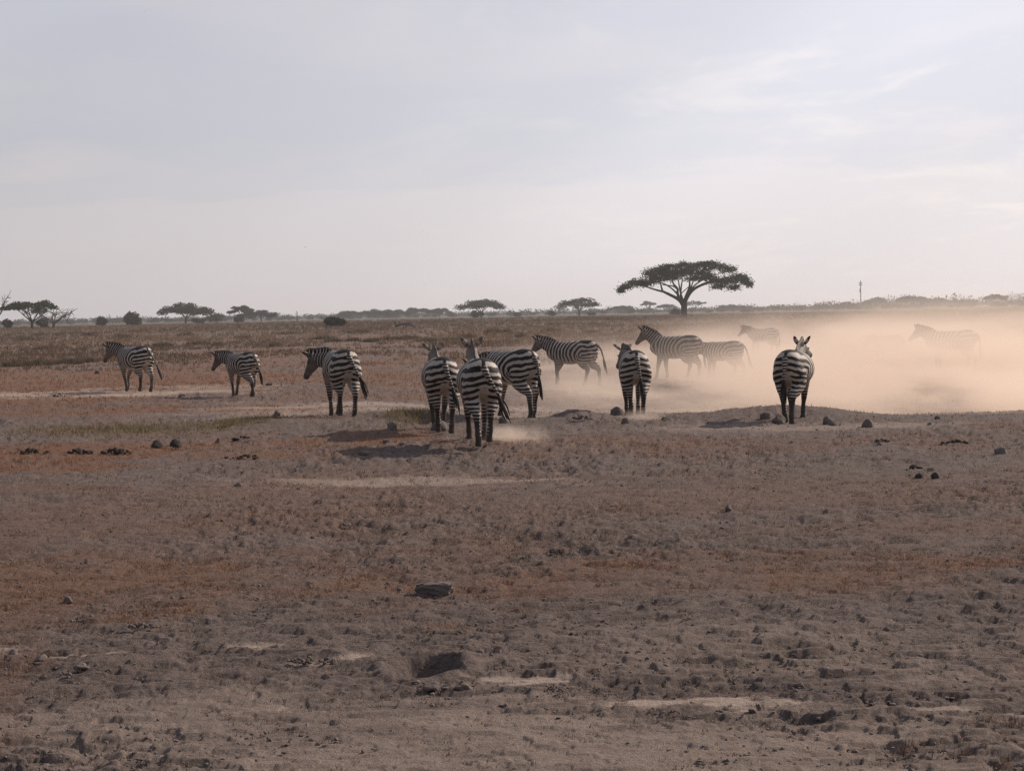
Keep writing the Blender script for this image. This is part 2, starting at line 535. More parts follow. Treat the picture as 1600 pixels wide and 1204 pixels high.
# ------------------------------------------------------------------ ground sheet
def build_ground():
    inv = np.linspace(1 / 6.6, 1 / 62.0, 560)
    ys = list(1 / inv)
    ys += list(1 / np.linspace(1 / 63.5, 1 / 420.0, 90))
    ys += list(np.geomspace(450, 6200, 26))
    ys = [-300, -80, -20, -4, 1.5, 4.0, 5.5] + ys
    ys = np.array(ys)
    t = np.concatenate([[-1.2, -0.9, -0.65, -0.52], np.linspace(-0.42, 0.42, 1010), [0.52, 0.65, 0.9, 1.2]])
    Wd = np.sqrt(ys ** 2 + 4)
    X = t[None, :] * Wd[:, None] + np.sign(t)[None, :] * np.maximum(0, np.abs(t) - 0.42)[None, :] * 110
    Y = np.repeat(ys[:, None], len(t), 1)
    x, y = X.ravel(), Y.ravel()
    h = base_h(x, y)
    dy = np.gradient(ys)
    sp = np.repeat(np.maximum(np.abs(dy), 0.02)[:, None], len(t), 1).ravel()
    sand = zmask(x, y, SAND, 11)
    turf = red_mask(x, y)
    grn = zmask(x, y, YEL, 23)
    inview = (y > 5.5) & (np.abs(x) < 0.43 * np.sqrt(y * y + 4)) & (y < 430)
    rough = 0.55 + 0.9 * sstep(fbm(x / 2.2, y / 2.6, 61, 3), 0.35, 0.7)
    rough *= (0.66 + 0.34 * sstep(y, 8, 11)) * (1 - 0.34 * sstep(y, 11.5, 18))
    rough *= (1 - 0.85 * sand) * (1 - 0.35 * turf)
    d = np.zeros_like(h)
    for lam, amp, sd, kind in ((0.9, 0.020, 1, 0), (0.40, 0.014, 2, 3), (0.22, 0.022, 3, 3), (0.12, 0.034, 4, 3), (0.065, 0.028, 5, 3), (0.036, 0.014, 7, 3), (0.022, 0.006, 6, 0)):
        a = np.minimum(amp, sp * 0.40 + 0.0) if lam < 0.5 else np.full_like(h, amp)
        a = np.where(sp > lam * 0.5, np.minimum(amp, 0.5 * amp + 0.10 * sp), amp)
        nz = vnoise(x / (lam * 1.5) + 13.7 * sd + vnoise(x / lam, y / lam, 50 + sd), y / lam, sd * 7)
        if kind == 1:
            nz = np.abs(nz * 2 - 1)
        elif kind == 2:
            nz = 1.3 * nz ** 2.2
        elif kind == 3:
            nz = sstep(nz, 0.49, 0.565) * (0.6 + 0.4 * nz)
        d += a * (nz - 0.42)
    # hoof-churned pits
    pit = vnoise(x / 0.33, y / 0.4, 91)
    d -= 0.04 * sstep(pit, 0.68, 0.90) * (1 - sand)
    d *= rough * inview * (1 - 0.5 * sstep(y, 60, 200))
    # burrow with a raised lip
    qx, qy = (x - HOLE[0]) / 0.20, (y - HOLE[1]) / 0.32
    q = np.sqrt(qx ** 2 + qy ** 2) + (vnoise(x / 0.12, y / 0.12, 5) - 0.5) * 0.16
    h = h - 0.19 * (1 - sstep(q, 0.38, 1.12)) + 0.025 * np.exp(-((q - 1.3) / 0.3) ** 2)
    z = h + d
    nr, nc = X.shape
    idx = np.arange(nr * nc).reshape(nr, nc)
    quads = np.stack([idx[:-1, :-1], idx[:-1, 1:], idx[1:, 1:], idx[1:, :-1]], -1).reshape(-1, 4)
    o = tri_mesh('ground', np.stack([x, y, z], 1), quads, m_ground, None, {'turf': turf, 'sand': sand, 'green': grn}, True)
    tag(o, 'dry grey and rust brown savanna ground', None, None, 'structure')
    return o


build_ground()

# low hill on the horizon
hx = np.linspace(-1, 1, 60)
hy = np.linspace(-1, 1, 16)
HX, HY = np.meshgrid(hx, hy)
pc = at(1680, 5200, 0)
prof = np.exp(-(HX * 1.9) ** 2) * (1 - HY ** 2) * (1 + 0.25 * (fbm(HX * 4 + 3, HY * 3, 77, 4) - 0.5))
hv = np.stack([pc.x + HX * 620, pc.y + HY * 500, 0.5 + prof * 42], -1).reshape(-1, 3)
ii = np.arange(60 * 16).reshape(16, 60)
hq = np.stack([ii[:-1, :-1], ii[:-1, 1:], ii[1:, 1:], ii[1:, :-1]], -1).reshape(-1, 4)
tag(tri_mesh('hill', hv, hq, m_scrub, None, {'shade': np.full(len(hv), 0.2)}, True), 'low blue hill far off on the horizon', None, None, 'structure')


# ------------------------------------------------------------------ trees
def leaf_cloud(centres, n, size, rs, flat=0.6):
    """n small three-sided leaf sprays at the given centres (n,3)"""
    d = rs.normal(size=(n, 3))
    d[:, 2] *= flat
    d /= np.linalg.norm(d, axis=1, keepdims=True)
    e = rs.normal(size=(n, 3))
    e -= (e * d).sum(1, keepdims=True) * d
    e /= np.linalg.norm(e, axis=1, keepdims=True)
    s = size * rs.uniform(0.6, 1.5, (n, 1))
    V = np.stack([centres - d * s * 0.7 - e * s * 0.35, centres + d * s * 0.9, centres - d * s * 0.3 + e * s * 0.6], 1).reshape(-1, 3)
    T = np.arange(3 * n).reshape(n, 3)
    return V, T, np.repeat(rs.uniform(0, 1, n), 3)


def tube_path(P, r0_, r1_, seg=7, n=4):
    S = spline(P, n)
    k = len(S)
    r = np.linspace(1, 0, k) ** 0.8 * (r0_ - r1_) + r1_
    tdir = S[-1] - S[0]
    side = np.array((0, 1, 0.001)) if abs(tdir[1]) < 0.8 * np.linalg.norm(tdir) else np.array((1, 0, 0.0))
    return loft(S, np.stack([r, r], 1), side, seg)


def acacia(label, loc, H, width, seed, lean=0.0, density=1.0, dome=0.45, base_frac=0.52, leaf=m_leaf, name='acacia_tree', nl=5, group=None, leafsize=0.29, trunk_r=None):
    rs = np.random.default_rng(seed)
    root = empty(name, loc)
    tag(root, label, 'tree', group)
    Rw = width / 2
    parts = []
    tr = trunk_r or 0.028 * H + 0.12
    fork = np.array([lean * H * 0.4, 0, H * rs.uniform(0.26, 0.36)])
    parts.append(tube_path([(0, 0, -0.6), (lean * H * 0.12, 0, H * 0.13), fork], tr * 1.15, tr * 0.85, 8))
    cx = lean * H * 0.6
    for k in range(nl):
        a = 2 * math.pi * (k + rs.uniform(-0.3, 0.3)) / nl
        rr = Rw * rs.uniform(0.35, 0.72)
        tip = np.array([cx + math.cos(a) * rr, math.sin(a) * rr, H * (0.80 - 0.16 * (rr / Rw))])
        midp = fork * 0.45 + tip * 0.55
        midp[2] = fork[2] + (tip[2] - fork[2]) * rs.uniform(0.42, 0.62)
        parts.append(tube_path([fork - (0, 0, 0.25), midp, tip], tr * 0.6, tr * 0.13, 6))
        for q in range(3):
            a2 = a + rs.uniform(-0.9, 0.9)
            r2 = min(Rw * 0.92, rr * rs.uniform(0.7, 1.5))
            t2 = np.array([cx + math.cos(a2) * r2, math.sin(a2) * r2, H * (0.88 - 0.28 * (r2 / Rw) ** 2)])
            parts.append(tube_path([midp, 0.5 * midp + 0.5 * t2 + (0, 0, H * 0.02), t2], tr * 0.3, tr * 0.08, 5, 3))
    V, F = merge(parts)
    mesh_from('trunk', V, F, m_bark, root)
    # flat pads of foliage arranged in a shallow dome
    npad = max(9, int(22 * min(1.0, width / 18)))
    cs = []
    for k in range(npad):
        r = Rw * math.sqrt((k + 0.5) / npad) * 0.86
        a = k * 2.39996 + rs.uniform(-0.4, 0.4)
        zc = H * (base_frac + (1 - base_frac) * (0.70 - 0.80 * dome * 1.5 * (r / Rw) ** 2 + rs.uniform(-0.26, 0.12)))
        pr = Rw * rs.uniform(0.18, 0.31)
        m = int(330 * density * (pr / Rw / 0.29) ** 2 * max(0.6, min(2.0, width / 14)))
        u = rs.normal(size=(m, 3))
        u /= np.linalg.norm(u, axis=1, keepdims=True)
        u *= rs.uniform(0, 1, (m, 1)) ** 0.6 * 1.12
        px = cx + math.cos(a) * r + u[:, 0] * pr
        py = math.sin(a) * r + u[:, 1] * pr
        dome_dz = -0.5 * (u[:, 0] ** 2 + u[:, 1] ** 2) * pr * 0.25
        pz = zc + np.where(u[:, 2] > 0, u[:, 2] * pr * 0.40, u[:, 2] * pr * 0.42) + dome_dz
        cs.append(np.stack([px, py, pz], 1))
    cs = np.vstack(cs)
    top = cs[:, 2].max()
    cs[:, 2] += (H - top)
    V, T, sh = leaf_cloud(cs, len(cs), leafsize, rs, 0.45)
    tri_mesh('crown', V, T, leaf, root, {'shade': sh})
    return root


def bush(label, loc, H, width, seed, leaf=m_leaf, name='bush', n=900, leafsize=0.35, group=None, lobes=6, cat='bush'):
    rs = np.random.default_rng(seed)
    root = empty(name, loc)
    tag(root, label, cat, group)
    parts = []
    for k in range(5):
        a = rs.uniform(0, 6.28)
        rr = width * 0.3 * rs.uniform(0.3, 1)
        parts.append(tube_path([(0, 0, -0.3), (math.cos(a) * rr * 0.5, math.sin(a) * rr * 0.5, H * 0.3), (math.cos(a) * rr, math.sin(a) * rr, H * 0.7)], 0.03 * H, 0.008 * H, 5, 3))
    V, F = merge(parts)
    mesh_from('stem', V, F, m_bark, root)
    cs = []
    for k in range(lobes):
        a = rs.uniform(0, 6.28)
        r = width * 0.5 * rs.uniform(0.0, 0.62)
        pr = width * rs.uniform(0.18, 0.30)
        hz = H * rs.uniform(0.28, 0.68) * (1 - 0.35 * (r / (width * 0.5)) ** 2)
        m = n // lobes
        u = rs.normal(size=(m, 3))
        u /= np.linalg.norm(u, axis=1, keepdims=True)
        u *= rs.uniform(0, 1, (m, 1)) ** 0.4
        cs.append(np.stack([math.cos(a) * r + u[:, 0] * pr, math.sin(a) * r + u[:, 1] * pr, hz + u[:, 2] * H * 0.34], 1))
    cs = np.vstack(cs)
    cs[:, 2] = np.abs(cs[:, 2])
    cs[:, 2] *= H / cs[:, 2].max()
    V, T, sh = leaf_cloud(cs, len(cs), leafsize, rs, 0.8)
    tri_mesh('crown', V, T, leaf, root, {'shade': sh})
    return root


def bare_tree(label, loc, H, width, seed, name='dead_tree', lean=0.0, nl=5, sub=4, tr=None):
    rs = np.random.default_rng(seed)
    root = empty(name, loc)
    tag(root, label, 'tree')
    tr = tr or 0.03 * H + 0.06
    fork = np.array([lean * H, 0, H * 0.28])
    tp = [tube_path([(0, 0, -0.5), (lean * H * 0.4, 0, H * 0.14), fork], tr, tr * 0.8, 7)]
    br = []
    for k in range(nl):
        a = 2 * math.pi * (k + rs.uniform(-0.3, 0.3)) / nl
        rr = width / 2 * rs.uniform(0.45, 0.9)
        tip = np.array([fork[0] + math.cos(a) * rr, math.sin(a) * rr * 0.8, H * rs.uniform(0.6, 0.95)])
        midp = 0.5 * (fork + tip) + rs.normal(size=3) * H * 0.05
        tp.append(tube_path([fork - (0, 0, 0.1), midp, tip], tr * 0.5, tr * 0.12, 5))
        for q in range(sub):
            s = rs.uniform(0.3, 0.9)
            p0 = midp * (1 - s) + tip * s
            p2 = p0 + rs.normal(size=3) * (width * 0.12) + (0, 0, H * 0.09)
            p2[2] = min(p2[2], H)
            br.append(tube_path([p0, 0.5 * (p0 + p2) + rs.normal(size=3) * H * 0.02, p2], tr * 0.22, tr * 0.07, 4, 2))
    V, F = merge(tp)
    mesh_from('trunk', V, F, m_wood, root)
    for V, F in br:
        mesh_from('branch', V, F, m_wood, root)
    return root


def px_size(npx, Y):
    return npx * Y / F_PX


def big_acacia():
    Y = 300.0
    loc = at(1069, Y)
    k = Y / F_PX / 5.714                 # metres per enlarged pixel of the study crop
    rs = np.random.default_rng(5)
    root = empty('acacia_tree', loc)
    tag(root, 'tall flat-topped acacia with wide dark crown, largest tree on the horizon', 'tree')

    def P(x, y, dep=0.0):
        return np.array([(x - 742) * k, dep, (655 - y) * k])
    parts = [tube_path([P(742, 680), P(742, 600), P(744, 540), P(742, 500)], 30 * k, 25 * k, 9)]
    limbs = [
        ([(735, 560), (710, 520), (670, 488), (610, 458), (550, 428)], 0, -1.0, 20, 11),
        ([(550, 430), (480, 412), (400, 385), (340, 360)], -1.0, -2.5, 11, 4),
        ([(548, 430), (540, 390), (530, 345), (500, 310)], -1.0, 0.5, 10, 4),
        ([(735, 530), (700, 490), (688, 440), (690, 405), (655, 360), (645, 310)], 0, 1.5, 16, 5),
        ([(690, 410), (650, 382), (600, 375), (550, 368)], 1.0, 0.0, 8, 4),
        ([(715, 510), (712, 430), (716, 370), (722, 320)], 0.3, -2.0, 10, 4),
        ([(745, 520), (775, 450), (800, 390), (805, 320)], 0, 2.0, 17, 6),
        ([(750, 520), (790, 450), (840, 405), (900, 378), (980, 355)], 0, -1.5, 20, 7),
        ([(800, 430), (830, 360), (850, 300)], 1.0, 3.0, 8, 4),
        ([(980, 355), (1060, 330), (1150, 300)], -1.5, -2.5, 7, 3),
        ([(850, 400), (930, 360), (1040, 350), (1180, 340)], -0.5, 3.0, 7, 3),
        ([(720, 450), (770, 405), (800, 380)], 0.5, 0.5, 5, 3),
        ([(620, 455), (600, 440), (625, 470)], -0.5, -0.6, 5, 3),
        ([(700, 470), (640, 400), (560, 350), (430, 320)], 0.5, 4.5, 9, 3),
        ([(790, 440), (860, 370), (960, 320), (1080, 300)], 0.5, 5.5, 9, 3),
        ([(730, 500), (700, 430), (680, 350), (660, 300)], 0.0, -5.0, 9, 3),
    ]
    V, F = merge(parts)
    mesh_from('trunk', V, F, m_bark, root)
    for pts, d0, d1, ra, rb in limbs:
        n = len(pts)
        V, F = tube_path([P(x, y, d0 + (d1 - d0) * i / (n - 1)) for i, (x, y) in enumerate(pts)], ra * k, rb * k, 6)
        mesh_from('limb', V, F, m_bark, root)
    parts = []
    # hanging twigs under the crown
    for q in range(90):
        x = rs.uniform(330, 1230)
        dep = rs.uniform(-6, 6)
        y0 = 385 - 60 * math.cos((x - 760) / 460 * 1.5)
        parts.append(tube_path([P(x, y0, dep), P(x + rs.uniform(-15, 15), y0 - 25, dep), P(x + rs.uniform(-40, 40), y0 - 70, dep + rs.uniform(-.5, .5))], 2.4 * k, 1.2 * k, 4, 2))
    V, F = merge(parts)
    mesh_from('twigs', V, F, m_bark, root)['kind'] = 'stuff'
    # pads: (x, y, half width, half height, weight) in the study crop, each repeated in depth
    pads = [(215, 375, 62, 24, .8), (180, 405, 32, 22, .6), (300, 340, 85, 34, 1.1), (390, 345, 80, 32, 1), (440, 255, 70, 45, 1.), (530, 230, 90, 38, 1.1),
            (480, 310, 90, 40, 1.1), (600, 200, 70, 22, .8), (590, 265, 100, 45, 1.3), (730, 190, 72, 26, .9), (690, 255, 110, 50, 1.4),
            (800, 240, 110, 50, 1.4), (880, 190, 80, 26, 1), (960, 185, 90, 24, 1), (900, 260, 70, 45, 1), (1050, 210, 70, 38, .9),
            (1130, 235, 60, 40, .8), (960, 300, 70, 30, .8), (1040, 335, 75, 30, .9), (1130, 340, 80, 36, 1), (1220, 310, 75, 38, 1),
            (1290, 340, 55, 38, .8), (1330, 370, 26, 30, .4), (1060, 385, 50, 26, .6), (1190, 395, 48, 30, .6), (840, 310, 90, 20, .7), (620, 305, 80, 20, .5)]
    cs = []
    for x, y, rx, rz, wgt in pads:
        edge = abs(x - 750) / 600
        for dep in (-0.55, 0.0, 0.55):
            dd = dep * 11.0 * math.sqrt(max(0.05, 1 - edge ** 2))
            m = int(290 * wgt)
            u = np.clip(rs.normal(size=(m, 3)) * 0.43, -1.3, 1.3)
            droop = np.abs(rs.normal(size=m)) * 10 * (rs.uniform(0, 1, m) < .25)
            c = np.stack([(x - 742 + rs.uniform(-12, 12) + u[:, 0] * rx) * k, dd + u[:, 1] * 3.4, (655 - y - abs(dep) * 14 + u[:, 2] * rz - droop - (u[:, 0] ** 2) * 10) * k], 1)
            cs.append(c)
    cs = np.vstack(cs)
    V, T, sh = leaf_cloud(cs, len(cs), 0.175, rs, 0.5)
    tri_mesh('crown', V, T, m_leaf, root, {'shade': sh})


big_acacia()

# (kind, centre px, trunk px, distance, height px above base, width px, lean, label, extras)
def horizon_y(px):
    return 490 + (800 - px) * 0.01875


def tree_at(px, top, Y, wpx, label, seed, **kw):
    loc = at(px, Y)
    base = horizon_y(px) + (CAM_Z - loc.z) * F_PX / Y
    H = (base - top) * Y / F_PX
    return acacia(label, loc, H, px_size(wpx, Y), seed, **kw)


tree_at(50, 469, 330, 92, 'green umbrella acacia with full crown beside a bare spreading tree', 11, density=1.5, leaf=m_leaf_g, dome=.55, base_frac=.54, lean=0.02)
tree_at(290, 472, 520, 92, 'dense grey acacia with low drooping crown, between a round bush and two merged acacias', 12, density=1.5, dome=.6, base_frac=.48, lean=0.05)
tree_at(378, 477, 600, 46, 'taller left half of two merged acacias above low bushes', 13, density=1.5, dome=.5, base_frac=.4)
tree_at(408, 484, 620, 62, 'lower right half of two merged acacias above low bushes', 14, density=1.6, dome=.6, base_frac=.35)
tree_at(547, 485, 820, 46, 'low umbrella acacia at the start of a long row of crowns', 15, density=1.4, base_frac=.45)
tree_at(590, 482, 840, 56, 'broad flat acacia behind a fallen dead tree, second in a long row of crowns', 16, density=1.5, base_frac=.45)
tree_at(622, 483, 860, 48, 'flat acacia in the middle of a long row of merging crowns', 17, density=1.5, base_frac=.45)
tree_at(653, 480, 850, 46, 'domed acacia with a gap of sky below it in the row of crowns', 18, density=1.4, base_frac=.5)
tree_at(687, 481, 840, 42, 'last domed acacia in the row, next to a layered umbrella acacia', 19, density=1.6, base_frac=.4)
tree_at(752, 467, 560, 80, 'layered umbrella acacia standing clear behind the pair of front zebras', 20, density=.85, dome=.85, base_frac=.52, nl=6)
tree_at(905, 465, 560, 74, 'slender flat-topped acacia with open branches, standing alone above a side-on zebra', 21, density=.75, dome=.75, base_frac=.55, lean=.02, nl=6)
tree_at(970, 477, 900, 46, 'small flat acacia under the tip of the great acacia crown', 22, density=1.2, base_frac=.5)
tree_at(1013, 470, 1000, 28, 'round-headed acacia in blue haze left of the great trunk', 23, density=1.4, base_frac=.5)
tree_at(1041, 475, 1000, 34, 'flat hazy acacia touching the great trunk', 24, density=1.2, base_frac=.55)
tree_at(1087, 469, 1050, 34, 'thin hazy umbrella acacia just right of the great trunk', 25, density=.8, base_frac=.6)
tree_at(1144, 475, 950, 50, 'low domed acacia below the right end of the great crown', 26, density=1.5, base_frac=.45)
tree_at(1368, 464, 1250, 38, 'pale hazy tree nearest to the pole on its right', 27, density=1.0, base_frac=.45, leafsize=.6)
tree_at(1424, 462, 1250, 56, 'pale hazy flat-topped tree in the right treeline, broadest of its row', 28, density=1.1, base_frac=.45, leafsize=.6)
tree_at(1464, 465, 1350, 38, 'pale hazy narrow tree in the right treeline', 29, density=1.0, base_frac=.4, leafsize=.6)
tree_at(1503, 467, 1350, 46, 'pale hazy low tree next to the leaning acacia', 30, density=1.1, base_frac=.4, leafsize=.6)
tree_at(1560, 459, 900, 44, 'open umbrella acacia with a leaning trunk before the low hill', 31, density=.9, base_frac=.55, lean=-0.35)


def bush_at(px, top, Y, wpx, label, seed, **kw):
    loc = at(px, Y)
    base = horizon_y(px) + (CAM_Z - loc.z) * F_PX / Y
    return bush(label, loc, max(0.3, (base - top) * Y / F_PX), px_size(wpx, Y), seed, **kw)


bush_at(206, 487, 420, 42, 'rounded dark green bush standing alone on the skyline', 41, n=1500)
bush_at(160, 494, 420, 22, 'upright dark bush with a pointed top on the skyline', 42, n=700)
bush_at(519, 495, 230, 48, 'low wide dark bush lying on the edge of the plain', 43, n=1500, leafsize=.22)
bush_at(372, 490, 500, 24, 'dark round bush under the merged acacias', 44, n=700)
bush_at(340, 489, 560, 40, 'low grey bush left of the merged acacias', 45, n=900)
bush_at(66, 498, 360, 24, 'small dark bush under the green umbrella acacia', 46, n=600)
bush_at(12, 499, 360, 22, 'small dark bush at the foot of the bare tree at the plain edge', 47, n=600)
bush_at(310, 497, 480, 26, 'small dark bush under the drooping grey acacia', 48, n=600)
bush_at(745, 485, 520, 26, 'dark bush around the trunk of the layered umbrella acacia', 49, n=700)
bush_at(808, 488, 600, 16, 'round bush alone between two umbrella acacias', 50, n=500)
bush_at(861, 486, 600, 16, 'round bush just left of the slender flat-topped acacia', 51, n=500)
bush_at(925, 488, 600, 16, 'small dark bush right of the slender flat-topped acacia', 52, n=500)
bush_at(984, 482, 800, 20, 'dark bush under the small flat acacia', 53, n=500)
bush_at(1056, 482, 420, 22, 'low dark bush at the left foot of the great acacia', 54, n=500)
bush_at(1110, 484, 700, 18, 'small bush between the great trunk and the low domed acacia', 55, n=500)
bush_at(1165, 484, 700, 30, 'low bush under the low domed acacia', 56, n=600)
bush_at(1590, 522, 95, 36, 'grey shrub in the dusty grass near the hazy zebra, close to the picture edge', 57, n=900, leaf=m_scrub, leafsize=.10)

bare_tree('bare thorny tree cut by the picture edge', at(-6, 340), px_size(62, 340), px_size(52, 340), 61, nl=7, sub=7)
bare_tree('grey leafless tree with wide spreading branches beside the green acacia', at(84, 320), px_size(30, 320), px_size(80, 320), 62, nl=8, sub=7, tr=.30)
bare_tree('small bare tree in pale haze, first of two right of the great acacia', at(1250, 700), px_size(14, 700), px_size(20, 700), 63)
bare_tree('small bare tree in pale haze with raised twigs, nearer to the pole', at(1291, 700), px_size(17, 700), px_size(22, 700), 64)
# dead snag
r_ = empty('dead_tree', at(464, 420))
tag(r_, 'thin bare snag like a pole beside the low dark bush', 'tree')
mesh_from('trunk', *tube_path([(0, 0, -.3), (.05, 0, 1.2), (-.05, 0, 2.6)], .14, .06, 6), m_wood, r_)
for pts in ([(0, 0, 1.2), (-.35, 0, 1.8), (-.45, .1, 2.3)], [(0, 0, 1.6), (.2, 0, 2.0), (.22, 0, 2.35)]):
    mesh_from('branch', *tube_path(pts, .06, .02, 5), m_wood, r_)
# fallen dead tree
r_ = empty('fallen_tree', at(632, 210))
tag(r_, 'dark fallen tree trunk arched over the grass with a broken stump end', 'tree')
mesh_from('stump', *tube_path([(-1.1, 0, -.2), (-1.05, 0, .35), (-1.1, 0, .75)], .12, .07, 6), m_wood, r_)
mesh_from('trunk', *tube_path([(-1.0, 0, .15), (-.5, 0, .38), (.3, 0, .42), (.9, 0, .25), (1.3, .1, .0)], .17, .08, 7), m_wood, r_)
mesh_from('branch', *tube_path([(.3, 0, .42), (.7, 0, .62), (1.0, 0, .66)], .05, .02, 5), m_wood, r_)
# pole
Yp = 900.0
r_ = empty('pole', at(1345, Yp))
tag(r_, 'tall thin utility pole rising above the right treeline', 'pole')
k_ = Yp / F_PX
mesh_from('mast', *tube_path([(0, 0, -1), (0, 0, 14 * k_), (0, 0, 45 * k_)], .32, .20, 7), m_metal, r_)
for hz in (38, 41):
    v, f = tube_path([(-2.6 * k_, 0, hz * k_), (0, 0, hz * k_), (2.6 * k_, 0, hz * k_)], .25, .2, 5)
    mesh_from('crossarm', v, f, m_metal, r_)
mesh_from('bracket', *tube_path([(-1.4 * k_, 0, 27 * k_), (-.6 * k_, 0, 31 * k_), (-.2 * k_, 0, 34 * k_)], .28, .2, 5), m_metal, r_)


# far-off wood along the skyline
def far_wood():
    rs = np.random.default_rng(77)
    cs, sz = [], []
    for k in range(2300):
        px = rs.uniform(-250, 1850)
        Y = rs.uniform(850, 2600)
        q = at(px, Y)
        hh = (1.8 + 3.6 * rs.uniform() ** 2) * (.45 + .55 * min(1, Y / 1300)) * (0.6 + 0.8 * float(vnoise(np.array([px / 60.0]), np.array([0.5]), 3)[0]))
        hh *= 1.0 + 1.1 * float(sstep(px, 1280, 1420)) * (Y > 1000)
        wd = hh * rs.uniform(0.8, 1.6)
        m = 80
        u = rs.normal(size=(m, 3))
        u /= np.linalg.norm(u, axis=1, keepdims=True)
        u *= rs.uniform(0, 1, (m, 1)) ** 0.75
        cs.append(np.stack([q.x + u[:, 0] * wd, q.y + u[:, 1] * wd, q.z + hh * 0.42 + u[:, 2] * hh * 0.5], 1))
    cs = np.vstack(cs)
    V, T, sh = leaf_cloud(cs, len(cs), 0.70, rs, 0.7)
    o = tri_mesh('woodland', V, T, m_leaf, None, {'shade': sh})
    tag(o, 'distant band of low bush and trees in blue haze', 'woodland', None, 'stuff')


far_wood()


# ------------------------------------------------------------------ zebras
def vox_mesh(V, F, voxel):
    me = bpy.data.meshes.new('tmp')
    me.from_pydata([tuple(v) for v in V], [], F)
    o = bpy.data.objects.new('tmp', me)
    C.objects.link(o)
    md = o.modifiers.new('r', 'REMESH')
    md.mode = 'VOXEL'
    md.voxel_size = voxel
    md.use_smooth_shade = True
    sm = o.modifiers.new('s', 'SMOOTH')
    sm.factor = 0.5
    sm.iterations = 5
    dg = bpy.context.evaluated_depsgraph_get()
    ev = o.evaluated_get(dg)
    m2 = bpy.data.meshes.new_from_object(ev)
    n = len(m2.vertices)
    co = np.empty(n * 3, np.float32)
    m2.vertices.foreach_get('co', co)
    polys = [tuple(p.vertices) for p in m2.polygons]
    bpy.data.objects.remove(o)
    bpy.data.meshes.remove(me)
    bpy.data.meshes.remove(m2)
    return co.reshape(-1, 3).astype(float), polys


def seg_dist(P, A):
    """distance from points to polyline A"""
    best = np.full(len(P), 1e9)
    for a, b in zip(A[:-1], A[1:]):
        ab = b - a
        t = np.clip(((P - a) @ ab) / (ab @ ab + 1e-9), 0, 1)
        best = np.minimum(best, np.linalg.norm(P - a - t[:, None] * ab, axis=1))
    return best


def rot_dir(pitch, yaw):
    return np.array([math.cos(pitch) * math.cos(yaw), math.cos(pitch) * math.sin(yaw), math.sin(pitch)])


ZEBRAS = []


